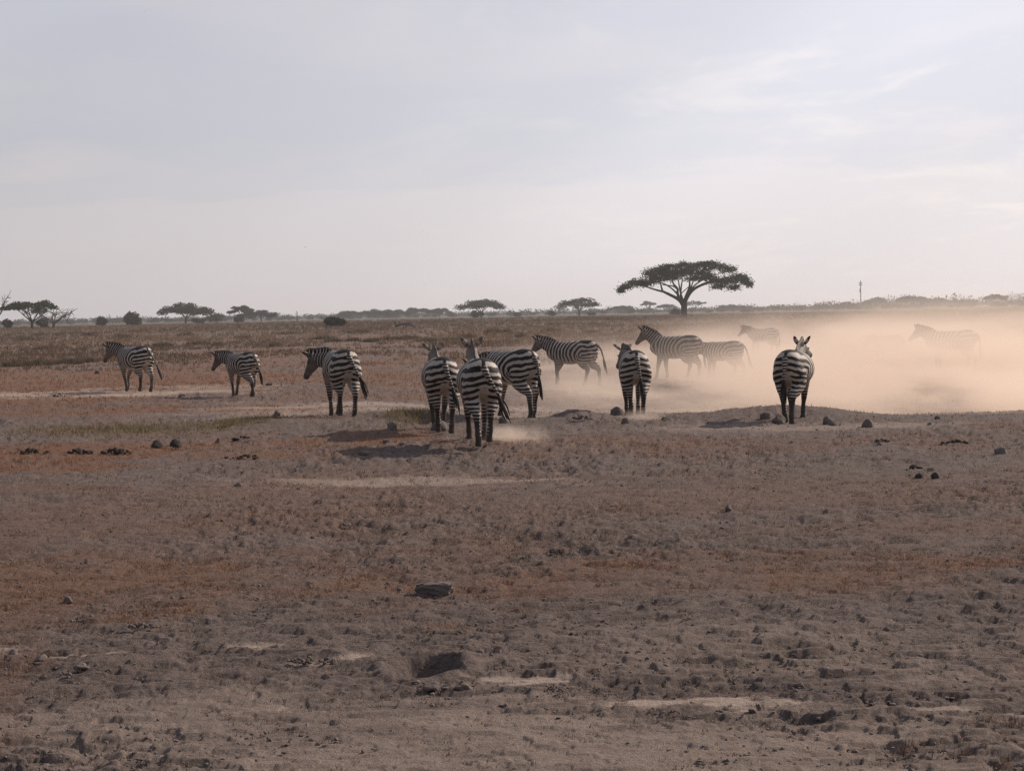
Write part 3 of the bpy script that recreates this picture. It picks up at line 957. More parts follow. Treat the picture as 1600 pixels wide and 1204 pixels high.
def make_zebra(label, px, py, rump_px, psi, neck=(35, 0), head=(-40, 0), legs=((0, 0), (0, 0), (0, 0), (0, 0)), tail=(0.0, 0.0), bend=0.0,
               fat=1.0, voxel=0.015, ears=0.0, dust_leg=0.3, loc=None, dark_leg=1.0, ear_white=False):
    """legs: (swing, lift) for hind left, hind right, front left, front right. psi: 0 = walking straight away from the viewer, + = towards the left"""
    g_ = hit(px, py) if loc is None else Vector(loc)
    dist = g_.y
    s = rump_px * dist / F_PX / 1.315
    rz = math.pi / 2 + R(psi) + math.atan((800 - px) / F_PX)
    root = empty('zebra', g_, rz, s)
    tag(root, label, 'zebra', 'zebras crossing the dusty plain')
    parts = []
    # trunk: x, z centre, half width, half height
    tk = np.array([(-0.80, 1.03, .05, .09), (-0.77, 1.03, .13, .17), (-0.68, 1.03, .215, .25), (-0.55, 1.02, .262, .290), (-0.40, 1.00, .278 * fat, .310),
                   (-0.20, .965, .300 * fat, .325), (0.02, .945, .318 * fat, .335), (0.24, .950, .300 * fat, .325), (0.42, .975, .248, .310),
                   (0.57, .985, .205, .275), (0.69, 1.0, .150, .215), (0.78, 1.02, .08, .13)])
    S = spline(tk, 4)
    parts.append(loft(np.stack([S[:, 0], S[:, 0] * 0, S[:, 1]], 1), S[:, 2:4], (0, 1, 0), 24))
    # neck
    np_, ny = R(neck[0]), R(neck[1])
    b0 = np.array([0.42, 0, 1.03])
    d0 = rot_dir(np_ * 0.8, ny * 0.35)
    d1 = rot_dir(np_, ny)
    d2 = rot_dir(np_ * 1.05, ny * 1.2)
    n1_ = b0 + d0 * 0.22
    n2_ = n1_ + d1 * 0.21
    n3_ = n2_ + d2 * 0.21
    NK = np.array([b0, n1_, n2_, n3_])
    nr_ = np.array([(.17, .25), (.130, .205), (.098, .160), (.080, .125)])
    sN = spline(np.hstack([NK, nr_]), 5)
    sideN = np.array([-math.sin(ny), math.cos(ny), 0])
    parts.append(loft(sN[:, :3], sN[:, 3:5], sideN, 16))
    # head
    hp, hy = R(head[0]), ny * 1.2 + R(head[1])
    hd = rot_dir(hp, hy)
    sideH = np.array([-math.sin(hy), math.cos(hy), 0])
    upH = np.cross(hd, sideH)
    q0 = n3_ + np.array((0, 0, 0.035)) - hd * 0.05
    hl = 0.53
    hk = [(0.0, .060, .075, 0.0), (.10, .085, .115, -.005), (.28, .094, .138, -.03), (.42, .086, .125, -.03), (.60, .066, .095, -.015), (.78, .056, .072, 0.0), (.92, .058, .064, .0), (1.0, .040, .042, -.005)]
    HP = np.array([np.hstack([q0 + hd * hl * t + upH * o_, (a, b_)]) for t, a, b_, o_ in hk])
    sH = spline(HP, 4)
    parts.append(loft(sH[:, :3], sH[:, 3:5], sideH, 16))
    # jowl joins head to neck
    parts.append(loft(np.array([n2_ + (n3_ - n2_) * 0.5, q0 + hd * 0.12 - upH * 0.02, q0 + hd * 0.2 - upH * 0.03]), np.array([(.07, .10), (.075, .10), (.05, .07)]), sideH, 12))
    # legs
    legpaths = []
    for i, (sw, lf) in enumerate(legs):
        sy = 1 if i in (0, 2) else -1
        if i < 2:
            J = np.array([(-0.56, .125 * sy, 1.06), (-0.50 + .02 * sw, .150 * sy, .90), (-0.42 + .07 * sw, .158 * sy, .74), (-0.50 + .13 * sw, .145 * sy, .60),
                          (-0.615 + .20 * sw, .122 * sy, .475 + .05 * lf), (-0.600 + .25 * sw - .05 * lf, .112 * sy, .30 + .07 * lf), (-0.585 + .30 * sw - .11 * lf, .102 * sy, .145 + .11 * lf),
                          (-0.555 + .315 * sw - .10 * lf, .098 * sy, .075 + .08 * lf), (-0.525 + .32 * sw - .12 * lf, .096 * sy, .0 + .06 * lf)])
            rr = np.array([(.11, .20), (.152, .230), (.142, .195), (.108, .138), (.066, .080), (.044, .050), (.051, .054), (.046, .048), (.060, .068)])
        else:
            J = np.array([(0.42, .115 * sy, 1.02), (0.43, .150 * sy, .88), (0.40 + .02 * sw, .150 * sy, .73), (0.41 + .09 * sw + .02 * lf, .135 * sy, .57),
                          (0.425 + .17 * sw + .07 * lf, .120 * sy, .41 + .03 * lf), (0.425 + .225 * sw, .108 * sy, .27 + .05 * lf), (0.425 + .28 * sw - .08 * lf, .100 * sy, .135 + .09 * lf),
                          (0.445 + .295 * sw - .10 * lf, .096 * sy, .07 + .07 * lf), (0.465 + .30 * sw - .13 * lf, .095 * sy, .0 + .05 * lf)])
            rr = np.array([(.085, .17), (.105, .170), (.095, .125), (.072, .082), (.057, .063), (.041, .044), (.048, .051), (.043, .045), (.057, .063)])
        sL = spline(np.hstack([J, rr]), 4)
        parts.append(loft(sL[:, :3], sL[:, 3:5], (0, 1, 0), 14))
        legpaths.append(J)
    # tail dock
    tsw, tback = tail
    TA = np.array([(-0.74, 0, 1.19), (-0.815 - tback * .03, tsw * .015, 1.12), (-0.850 - tback * .07, tsw * .05, .99), (-0.858 - tback * .10, tsw * .10, .85), (-0.855 - tback * .14, tsw * .15, .71)])
    tl = spline(np.hstack([TA, np.array([(.045, .045), (.040, .036), (.032, .03), (.027, .026), (.022, .022)])]), 4)
    parts.append(loft(tl[:, :3], tl[:, 3:5], (0, 1, 0), 10))
    V, F = merge(parts)
    V, F = vox_mesh(V, F, voxel)
    V[:, 2] = np.maximum(V[:, 2], -0.012)

    def attrs(P):
        x, y, z = P.T
        zc, xc = 0.875, -0.47
        dx = np.maximum(0, x - xc)
        dz = z - zc + 0.22 * (np.abs(y) - 0.10) * (1 - sstep(x, -.5, -.2)) * sstep(z, .45, .7)

        def fup(D):
            return np.log1p(1.2 * np.minimum(D, .45)) / .113 + np.maximum(0, D - .45) / .108

        def gdn(D):
            return np.minimum(D, .20) / .098 + np.clip(D - .20, 0, .14) / .075 + np.maximum(0, D - .34) / .052
        D = np.sqrt(dx ** 2 + (dz * 1.0) ** 2)
        ph = fup(D)
        wdn = (1 - sstep(x, -.42, -.16)) * (dz < 0)
        ph = ph * (1 - wdn) + gdn(np.abs(dz)) * wdn
        bias = np.full(len(P), -0.10)
        # below the knee of the hind leg height counts
        hind = (x < 0.05) & (z < .66)
        dl = np.minimum(seg_dist(P, legpaths[0][2:]), seg_dist(P, legpaths[1][2:]))
        wl = (1 - sstep(z, .56, .68)) * (dl < .16) * (x < 0.1)
        ph = ph * (1 - wl) + gdn(np.abs(dz)) * wl
        # forelegs
        dfl = np.minimum(seg_dist(P, legpaths[2][2:]), seg_dist(P, legpaths[3][2:]))
        wf = (1 - sstep(z, .62, .80)) * (1 - sstep(dfl, .09, .16)) * (x > 0.05)
        ph = ph * (1 - wf) + (8 + (0.9 - z) / .052) * wf
        # neck and head
        tn = (P - n1_) @ d1
        dn = seg_dist(P, NK)
        wn = sstep(tn, -.12, .14) * (x > .38) * (z > .75)
        base = fup(np.sqrt(1.04 ** 2 + .25 ** 2))
        ph = ph * (1 - wn) + (base + tn / .078) * wn
        th_ = (P - q0) @ hd
        dh = seg_dist(P, sH[:, :3])
        on_head = ((dh < .15) & (th_ > .02) & (dh < dn + .02)).astype(float)
        wh = on_head * sstep(th_, .02, .14)
        upc = (P - q0) @ upH
        ph = ph * (1 - wh) + (base + 6 + (th_ * .8 - upc * .7) / .034) * wh
        bias = bias - 0.45 * wn - 0.30 * wh
        bias = bias - 2.5 * wh * sstep(th_, .42, .47)
        # belly pale, inner legs pale
        bl = (1 - sstep(z, .62, .74)) * (np.abs(x) < .45) * (1 - np.clip(wl + wf, 0, 1))
        bias += 1.6 * bl
        inner = (1 - sstep(np.abs(y), .05, .10)) * (z < .86) * (z > .15) * (x < .55)
        bias += 1.3 * inner * (1 - bl)
        # lower legs darker, shade and dust painted into the coat; hooves black
        low = 1 - sstep(z, .30, .58)
        isleg = (dl < .12) | (dfl < .12)
        bias -= dark_leg * low * isleg * (z < .60)
        bias -= 2.0 * (1 - sstep(z, .07, .12)) * isleg
        # dark line along the back
        back = (1 - sstep(np.abs(y), .016, .034)) * (z > 1.16) * (x < .45) * (x > -.8)
        bias -= 1.7 * back
        # tail
        dt = seg_dist(P, tl[:, :3])
        tw = (dt < .055) & (x < -.79)
        ph = np.where(tw, z / .05, ph)
        bias = np.where(tw, -0.35 + 0.25 * (z - .8), bias)
        dusty = np.maximum((1 - sstep(z, .02, .60)) * dust_leg, np.maximum(.40 * wh, .22 * wn))
        return ph, bias, dusty
    ph, bs, du = attrs(V)
    # ears, cup shaped
    EV, EF, eph, ebs = [], [], [], []
    off = len(V)
    F = [tuple(p) for p in F]
    for sy in (1, -1):
        ax = (upH * 0.86 + sideH * sy * (0.52 + ears) - hd * 0.18)
        ax /= np.linalg.norm(ax)
        nrm = hd * 0.55 + sideH * sy * 0.75
        nrm -= (nrm @ ax) * ax
        nrm /= np.linalg.norm(nrm)
        wd = np.cross(ax, nrm)
        e0 = q0 + hd * 0.045 + upH * 0.07 + sideH * sy * 0.062
        nu, nv = 8, 7
        L = 0.185
        for layer in (0, 1):
            st = off + len(EV)
            for i in range(nu):
                t = i / (nu - 1)
                hw = 0.050 * (math.sin(math.pi * (0.16 + 0.80 * t)) ** 0.8)
                for j in range(nv):
                    a_ = (j / (nv - 1) - 0.5) * 2
                    p = e0 + ax * L * t + wd * hw * a_ + nrm * (hw * 0.8 * (a_ * a_) - hw * 0.55) + nrm * (-0.006 if layer else 0.006)
                    EV.append(p)
                    tip = max(0.0, (t - 0.72) / 0.28)
                    edge = abs(a_) > 0.8
                    eph.append(0.25)
                    if layer == 0:
                        ebs.append(0.30 - (1.3 if edge or tip > .3 else 0))
                    else:
                        ebs.append(1.3 if t > .9 else (-1.5 if t > 0.62 else (1.0 if t > .25 else -.2)))
            for i in range(nu - 1):
                for j in range(nv - 1):
                    qd = (st + i * nv + j, st + i * nv + j + 1, st + (i + 1) * nv + j + 1, st + (i + 1) * nv + j)
                    F.append(qd if layer == 0 else qd[::-1])
    V = np.vstack([V, np.array(EV)])
    ph = np.concatenate([ph, eph])
    bs = np.concatenate([bs, ebs])
    du = np.concatenate([du, np.full(len(EV), 0.1 if ear_white else 0.55)])

    def bendf(P):
        if abs(bend) < 1e-6:
            return P
        P = P.copy()
        x, y = P[:, 0].copy(), P[:, 1].copy()
        kap = bend
        a = kap * x
        P[:, 0] = np.sin(a) / kap - y * np.sin(a)
        P[:, 1] = (1 - np.cos(a)) / kap + y * np.cos(a)
        return P
    mesh_from('body', bendf(V), F, m_coat, root, {'phase': ph, 'bias': bs, 'dusty': du})
    # mane: an upright brush along the crest
    rs = np.random.default_rng(int(px * 7 + py))
    crest = []
    for row in sN[3:]:
        T_ = d1
        up = np.cross(T_, sideN)
        crest.append(row[:3] + up * (row[4] - 0.015))
    crest.append(q0 + upH * 0.075 - hd * 0.0)
    crest.append(q0 + upH * 0.105 + hd * 0.06)
    crest.append(q0 + upH * 0.10 + hd * 0.12)
    cr = spline(np.array(crest), 4)
    MV, MF = [], []
    nck = len(cr)
    upn = np.cross(d1, sideN)
    for i, c in enumerate(cr):
        t = i / (nck - 1)
        hgt = (0.03 + 0.085 * min(1, t * 3.0) * min(1.0, (1.02 - t) * 9 + .6)) * rs.uniform(0.86, 1.08)
        up = upn * (1 - t) + upH * t * .6 + upn * t * .4
        up = up / np.linalg.norm(up)
        for th2, hh in ((0.022, 0.0), (0.018, 0.55), (0.006, 1.0)):
            MV.append(c + up * hgt * hh + sideN * th2)
            MV.append(c + up * hgt * hh - sideN * th2)
    for i in range(nck - 1):
        a, b_ = i * 6, (i + 1) * 6
        for u_, v_ in ((0, 2), (2, 4)):
            MF.append((a + u_, b_ + u_, b_ + v_, a + v_))
            MF.append((a + v_ + 1, b_ + v_ + 1, b_ + u_ + 1, a + u_ + 1))
        MF.append((a + 4, b_ + 4, b_ + 5, a + 5))
    MF.append((0, 2, 4, 5, 3, 1))
    e_ = (nck - 1) * 6
    MF.append((e_ + 1, e_ + 3, e_ + 5, e_ + 4, e_ + 2, e_))
    MV = np.array(MV)
    tn = (MV - n1_) @ d1
    mph = fup_base + tn / .078
    mbs = np.tile([-.45, -.45, -0.6, -0.6, -1.2, -1.2], nck)
    mdu = np.tile([0, 0, .1, .1, .5, .5], nck)
    mesh_from('mane', bendf(MV), MF, m_mane, root, {'phase': mph, 'bias': mbs, 'dusty': mdu})
    # tail tuft
    p0 = TA[-1]
    dirn = TA[-1] - TA[-2]
    dirn /= np.linalg.norm(dirn)
    tp_ = []
    for q in range(9):
        jit = rs.normal(size=3) * 0.013
        end = p0 + dirn * rs.uniform(.16, .30) + np.array((0, 0, -0.10)) + jit * 1.6
        tp_.append(tube_path([p0 - dirn * 0.05 + jit * .2, p0 * .55 + end * .45 + jit, end], .020, .006, 5, 3))
    mesh_from('tail_tuft', bendf(merge(tp_)[0]), merge(tp_)[1], m_tuft, root)
    for sy in (1, -1):
        c = q0 + hd * 0.185 + sideH * sy * 0.082 + upH * 0.035
        v, f = loft(np.array([c - hd * .02, c - hd * .012, c, c + hd * .012, c + hd * .02]), np.array([(.004, .004), (.014, .014), (.018, .018), (.014, .014), (.004, .004)]), sideH, 8)
        mesh_from('eye', bendf(v), f, m_eye, root)
    ZEBRAS.append(root)
    return root


def _fup(D):
    return math.log1p(1.2 * min(D, .45)) / .113 + max(0, D - .45) / .108


fup_base = _fup(math.sqrt(1.04 ** 2 + .25 ** 2))

make_zebra('zebra at the far left of the herd, walking left with lowered head', 211, 611, 71, 31, neck=(20, 22), head=(-66, 8),
           legs=((.45, .3), (-.5, 0), (-.5, 0), (.55, .6)), tail=(-1.2, .8), voxel=.017)
make_zebra('small young zebra with drooping head, second from the left end of the herd', 379, 619, 70, 28, neck=(10, 24), head=(-62, 8),
           legs=((-.9, 0), (.55, 0), (-.2, 0), (.35, 0)), tail=(-.5, .7), voxel=.017)
make_zebra('zebra seen from behind with head turned down to the left, alone before the bare bank', 533, 650, 106, 13, neck=(7, 34), head=(-66, 14),
           legs=((.7, .5), (-.5, 0), (-.1, 0), (.7, 0)), tail=(-1.3, .4), ears=.35)
make_zebra('zebra walking away with both ears spread, just left of the nearest zebra', 690, 672, 117, 6, neck=(26, 1), head=(-28, 0),
           legs=((.6, .2), (-.5, 0), (-.4, 0), (.6, .3)), tail=(-.9, .2), ears=.35, fat=1.06, dark_leg=1.3)
make_zebra('nearest zebra, walking straight away with ears raised and tail swung to its right', 750, 691, 134, 6, neck=(33, 0), head=(-24, -6),
           legs=((-.55, 0), (.5, .7), (.9, .2), (-.5, 0)), tail=(-1.5, .1), fat=1.08, ears=.1, dark_leg=1.1)
make_zebra('zebra half hidden behind the nearest zebra, its head out of sight', 799, 651, 107, 35, neck=(-10, 16), head=(-55, 0),
           legs=((-.7, 0), (-.1, 0), (.8, 0), (.2, 0)), tail=(-.25, .3))
make_zebra('zebra side on in thin dust, walking left with dark muzzle, below the slender acacia', 895, 602, 71, 66, neck=(22, 6), head=(-54, 0),
           legs=((.45, 0), (-.75, 0), (.1, 0), (.45, .5)), tail=(-.3, .9), voxel=.017)
make_zebra('zebra walking away with lowered head, mane just over the rump, beside two round stones', 991, 651, 106, 5, neck=(15, 10), head=(-40, 4),
           legs=((.5, .9), (-.6, 0), (.4, 0), (-.5, .6)), tail=(-.45, .2), fat=.9, ears=.3)
make_zebra('tall hazy zebra with raised head, walking left under the great acacia', 1056, 593, 70, 66, neck=(36, 5), head=(-52, 0),
           legs=((.5, 0), (-.4, 0), (.5, 0), (-.4, 0)), tail=(0, .4), voxel=.018)
make_zebra('hazy zebra overlapped by the taller hazy zebra, its rump and tail showing', 1129, 592, 60, 62, neck=(-4, 10), head=(-62, 0),
           legs=((.3, 0), (-.6, 0), (.1, 0), (-.2, 0)), tail=(-.3, 1.0), voxel=.018)
make_zebra('faint far zebra in the dust between the overlapped pair and the dark ridge zebra', 1193, 554, 42, 62, neck=(20, 5), head=(-48, 0),
           legs=((.3, 0), (-.4, 0), (.3, 0), (-.3, 0)), tail=(0, .2), voxel=.02)
make_zebra('dark zebra walking away on the low ridge, belly bulging right and white-tipped ears raised', 1242, 657, 113, -8, neck=(23, -9), head=(-20, -14),
           legs=((.5, .2), (-.65, 0), (-.3, 0), (.7, .5)), tail=(.1, -.1), bend=.16, fat=1.12, ears=.05, dark_leg=1.4, ear_white=True)
make_zebra('barely visible zebra swallowed by the dust, left of the hazy zebra in profile', 1388, 566, 43, 62, neck=(2, 8), head=(-60, 0),
           legs=((.3, 0), (-.4, 0), (.3, 0), (-.3, 0)), tail=(0, .2), voxel=.02)
make_zebra('pale hazy zebra in full profile at the right end of the herd', 1487, 579, 64, 86, neck=(25, 2), head=(-46, 0),
           legs=((.3, 0), (-.5, 0), (.2, 0), (-.3, 0)), tail=(0, .3), voxel=.018)

# ------------------------------------------------------------------ stones, clods, dung
ICO = None


def ico(sub):
    bm = bmesh.new()
    bmesh.ops.create_icosphere(bm, subdivisions=sub, radius=1.0)
    V = np.array([v.co[:] for v in bm.verts])
    T = np.array([[v.index for v in f.verts] for f in bm.faces])
    bm.free()
    return V, T


I1, I2, I3 = ico(1), ico(2), ico(3)


def rock_shape(seed, sx, sy, sz, rough=.25, sub=I3, flat_bottom=True, angular=False):
    rs = np.random.default_rng(seed)
    V, T = sub
    V = V.copy()
    if angular:
        for q in range(9):
            d = rs.normal(size=3)
            d /= np.linalg.norm(d)
            c = rs.uniform(.55, .85)
            pr = V @ d
            V -= np.maximum(0, pr - c)[:, None] * d * 0.9
    n = np.zeros(len(V))
    for fq, am in ((1.7, 1.), (3.6, .5), (8.0, .28)):
        ph_ = rs.uniform(0, 6, 3)
        dirs = rs.normal(size=(3, 3))
        n += am * (np.sin(V @ dirs[0] * fq + ph_[0]) * np.sin(V @ dirs[1] * fq + ph_[1]))
    V = V * (1 + rough * n)[:, None]
    V = V * (sx, sy, sz)
    V[:, 2] = np.where(V[:, 2] < -0.35 * sz, -0.35 * sz, V[:, 2]) + 0.12 * sz
    return V, T


def stone(px, py, wpx, hpx, label, mat=None, seed=0, cat='stone', name='rock', group=None, angular=True, rough=.2, depth=1.0):
    g_ = hit(px, py)
    k = g_.y / F_PX
    sx, sz = wpx * k / 2, hpx * k / 1.25
    V, T = rock_shape(seed + int(px) * 3 + int(py), sx, sx * depth, sz, rough, I3, True, angular)
    o = tri_mesh(name, V, T, mat or m_rock, None, None, True, g_)
    o.rotation_euler = (0, 0, 0)
    return tag(o, label, cat, group)


# the square grey block in the foreground
g_ = hit(677, 931)
k = g_.y / F_PX
bmb = bmesh.new()
bmesh.ops.create_cube(bmb, size=1.0)
bmesh.ops.subdivide_edges(bmb, edges=bmb.edges[:], cuts=7, use_grid_fill=True)
bv = np.array([v.co[:] for v in bmb.verts])
bt = np.array([[v.index for v in f.verts] for f in bmb.faces])
bmb.free()
ln = np.linalg.norm(bv, axis=1, keepdims=True)
bv = bv * (1 - 0.16 * np.maximum(0, ln - 0.58) / 0.28)
rsb = np.random.default_rng(3)
bv += (np.stack([vnoise(bv[:, 0] * 6 + 9 * i + bv[:, 2] * 5, bv[:, 1] * 6 + bv[:, 2] * 3, 3 + i) for i in range(3)], 1) - .5) * .16
bv = bv * (54 * k, .14, 20 * k) + (0, 0.06, 9 * k)
o = tri_mesh('rock', bv, bt, m_rock, None, None, False, g_)
o.rotation_euler = (0, R(-2), R(-6))
tag(o, 'grey squared stone block lying on rust turf in the foreground', 'stone')

stone(1563, 710, 27, 15, 'dark pointed stone on the grey soil near the picture edge', cat='stone', seed=1)
stone(965, 651, 20, 17, 'round stone half behind the hooves of the zebra with the lit mane', seed=2, angular=False)
stone(977, 662, 13, 14, 'upright dark stone at the feet of the zebra with the lit mane', seed=3)
stone(787, 660, 17, 12, 'round stone below the half hidden zebra', seed=4, angular=False)
stone(1217, 661, 24, 17, 'largest dark stone at the feet of the dark zebra on the ridge', seed=5)
stone(1195, 654, 18, 12, 'stone behind the largest one, left of the dark zebra on the ridge', seed=6)
stone(1297, 663, 21, 15, 'dark stone just right of the dark zebra on the ridge', seed=7)
stone(1355, 667, 18, 13, 'rounded dark stone further right along the ridge foot', seed=8, angular=False)
stone(1465, 655, 11, 8, 'small dark stone on the dusty ridge under the hazy profile zebra', seed=9)
stone(1453, 664, 7, 6, 'tiny stone just below the small dark stone on the dusty ridge', seed=10)
stone(1376, 698, 12, 10, 'light stone in front of a flat dung pile', seed=11)
stone(245, 699, 19, 12, 'left one of two round dark lumps beside the green grass strip', m_dung, 12, 'dung lump', 'dung_lump', angular=False)
stone(275, 697, 20, 12, 'right one of two round dark lumps beside the green grass strip', m_dung, 13, 'dung lump', 'dung_lump', angular=False)
stone(372, 760, 12, 8, 'round grey stone alone on the grey soil, far below the turned zebra', seed=14, angular=False)
stone(469, 766, 13, 6, 'flat grey stone on the pale soil, right of a round grey stone', seed=15)
stone(1138, 796, 11, 9, 'small dark stone alone in the middle of the grey soil', seed=16)
stone(1435, 747, 14, 9, 'left one of two dark lumps side by side on the grey soil', m_dung, 17, 'dung lump', 'dung_lump', angular=False)
stone(1461, 747, 14, 10, 'right one of two dark lumps side by side on the grey soil', m_dung, 18, 'dung lump', 'dung_lump', angular=False)
stone(686, 672, 26, 16, 'grey boulder beside the hind hooves of the zebra with spread ears', seed=19, angular=False)
stone(612, 671, 18, 13, 'grey stone on the bank left of the zebra with spread ears', seed=20)
stone(604, 692, 15, 9, 'pale-edged stone on rust turf by the shadow of the nearest zebra', seed=21)
stone(628, 694, 11, 6, 'low stone right of the pale-edged stone on rust turf', seed=22)
stone(432, 650, 12, 9, 'pale stone on the bare bank left of the turned zebra', seed=23)
stone(570, 710, 20, 11, 'low dark lump of earth under the pale-edged stone', m_clod, 24, 'earth lump', 'earth_lump')
stone(829, 682, 17, 12, 'pointed lump of earth right of the nearest zebra hooves', m_clod, 25, 'earth lump', 'earth_lump')
stone(790, 678, 26, 11, 'rounded lump of earth just right of the nearest zebra legs', m_clod, 26, 'earth lump', 'earth_lump')
stone(152, 583, 10, 7, 'dark stone on rust ground left of the leftmost zebra', seed=27)
stone(284, 620, 11, 5, 'dark clod between the leftmost zebra and the young zebra', m_dung, 28, 'dung lump', 'dung_lump')
stone(420, 602, 13, 6, 'dark clod behind the hooves of the young zebra', m_dung, 29, 'dung lump', 'dung_lump')
stone(341, 692, 10, 9, 'brown stone on rust turf right of the round dark lumps', m_clod, 30, 'earth lump', 'earth_lump')
stone(20, 1026, 16, 13, 'round dark clod beside pale sand at the picture edge', m_clod, 31, 'earth lump', 'earth_lump', angular=False)
stone(64, 1030, 22, 11, 'dark flat clod between two strips of pale sand', m_clod, 32, 'earth lump', 'earth_lump')
stone(325, 972, 11, 9, 'small grey stone on churned soil right of the crumbled mound', seed=33)
stone(106, 940, 14, 9, 'grey stone on rust turf in the left foreground', seed=34)
stone(520, 1036, 12, 10, 'small upright clod at the end of the dark strip left of the burrow', m_clod, 35, 'earth lump', 'earth_lump')
stone(676, 1074, 32, 11, 'pale flat clod on the lip below the burrow', m_clod, 36, 'earth lump', 'earth_lump')
stone(726, 1077, 28, 10, 'dark clod on the lip below the burrow, right of a pale flat one', m_clod, 37, 'earth lump', 'earth_lump')
stone(1250, 1072, 20, 9, 'brown stone with a small shadow above the long strip of pale sand', m_clod, 38, 'earth lump', 'earth_lump')
stone(1408, 1089, 9, 5, 'tiny reddish stone on smooth soil near the right strip of sand', m_clod, 39, 'earth lump', 'earth_lump')
stone(128, 1043, 26, 9, 'crumbly grey lump of earth on churned soil below the left sand strip', m_clod, 40, 'earth lump', 'earth_lump', rough=.35)
stone(488, 842, 9, 6, 'small black dung lump on grey soil left of the middle', m_dung, 41, 'dung lump', 'dung_lump')
stone(540, 820, 15, 6, 'flat dark clod on grey soil above a black dung lump', m_clod, 42, 'earth lump', 'earth_lump')


def pile(px, py, wpx, hpx, n, label, mat=m_dung, seed=0, name='dung_pile', cat='dung pile', piece='dropping'):
    g_ = hit(px, py)
    k = g_.y / F_PX
    rs = np.random.default_rng(seed + int(px))
    root = empty(name, g_)
    tag(root, label, cat)
    me0 = None
    for q in range(n):
        r = min(0.040, hpx * k * 0.34) * rs.uniform(.45, 1.25)
        u = np.clip(rs.normal() * .5, -1, 1)
        x = u * wpx * k * .5
        y = rs.normal() * wpx * k * .16
        z = r * .4 + rs.uniform(0, 1) * (1 - u * u) * hpx * k * .55
        if me0 is None:
            V, T = rock_shape(seed + 5, 1, 1, .8, .16, I2, False)
            o = tri_mesh(piece, V, T, mat, root, None, True)
            me0 = o.data
        else:
            o = bpy.data.objects.new(piece, me0)
            C.objects.link(o)
            o.parent = root
        o.location = (x, y, z)
        o.scale = (r, r * rs.uniform(.8, 1.2), r)
        o.rotation_euler = (rs.uniform(-.4, .4), rs.uniform(-.4, .4), rs.uniform(0, 6.3))
    return root


pile(868, 864, 36, 9, 16, 'dark dung pile alone on rust turf in the middle distance')
pile(1490, 694, 42, 9, 26, 'long dark dung pile left of the pointed stone')
pile(1378, 692, 24, 8, 14, 'flat dung pile with a light stone in front of it')
pile(1428, 733, 22, 8, 12, 'dung pile left of a second one, above two dark lumps')
pile(1452, 735, 20, 6, 10, 'flatter dung pile right above two dark lumps')
pile(182, 709, 46, 10, 30, 'long black dung pile, rightmost of the row left of the round dark lumps')
pile(124, 709, 32, 10, 22, 'black dung pile in the middle of the row on rust turf')
pile(50, 708, 48, 9, 24, 'scattered black dung pile, leftmost of the row on rust turf')
pile(380, 688, 30, 9, 18, 'dark dung heap on the bank right of the green grass strip')
pile(382, 717, 60, 8, 26, 'wide scatter of dark droppings on rust turf below the bank')
pile(92, 620, 22, 6, 12, 'dark droppings at the head of the leftmost zebra shadow')
pile(222, 981, 36, 13, 24, 'crumbled earth mound on the edge of the rust turf', m_clod, 3, 'earth_heap', 'earth heap', 'clod')
pile(478, 1036, 72, 10, 34, 'dark strip of broken clods left of the burrow', m_clod, 4, 'earth_heap', 'earth heap', 'clod')
pile(910, 657, 30, 12, 10, 'heap of earth with two peaks on the ridge below the side-on zebra', m_clod, 6, 'earth_heap', 'earth heap', 'clod')
pile(1040, 657, 18, 7, 7, 'small dark heap right of the feet of the zebra with the lit mane', m_clod, 8, 'earth_heap', 'earth heap', 'clod')
pile(860, 1078, 90, 8, 30, 'loose scatter of clods under the burrow sand', m_clod, 9, 'earth_heap', 'earth heap', 'clod')


def scatter_screen(n, rs, y0, y1, x0=-150, x1=1750, power=1.0):
    """ground positions spread evenly over the view, hence denser near the viewer"""
    inv = rs.uniform(1 / y1 ** power, 1 / y0 ** power, n)
    y = inv ** (-1 / power)
    t = (rs.uniform(x0, x1, n) - 800) / F_PX
    return t * y, y


def clods():
    rs = np.random.default_rng(21)
    n = 7000
    x, y = scatter_screen(n, rs, 7.0, 60.0)
    dens = fbm(x / 1.3, y / 1.6, 55, 3)
    keep = (rs.uniform(0, 1, n) < sstep(dens, .32, .68)) & (zmask(x, y, SAND, 11) < .5) & (((x - HOLE[0]) / .28) ** 2 + ((y - HOLE[1]) / .40) ** 2 > 1)
    x, y = x[keep], y[keep]
    n = len(x)
    r = 0.004 + 0.007 * rs.uniform(0, 1, n) ** 3 + 0.00042 * y * rs.uniform(.2, 1, n)
    big_ = rs.uniform(0, 1, n) < .015
    r = np.where(big_, r * 1.8, r)
    V0, T0 = I1
    J = 1 + rs.normal(size=(n, len(V0), 1)) * .22
    P = V0[None] * J * r[:, None, None] * np.stack([rs.uniform(.8, 1.5, n), rs.uniform(.8, 1.5, n), rs.uniform(.5, .95, n)], 1)[:, None, :]
    z = base_h(x, y)
    P += np.stack([x, y, z + r * .35], 1)[:, None, :]
    T = (T0[None] + (np.arange(n) * len(V0))[:, None, None]).reshape(-1, 3)
    o = tri_mesh('pebbles', P.reshape(-1, 3), T, m_clod, None, None, False)
    tag(o, 'small pebbles and crumbs of earth scattered over the grey soil', 'pebbles', None, 'stuff')


clods()


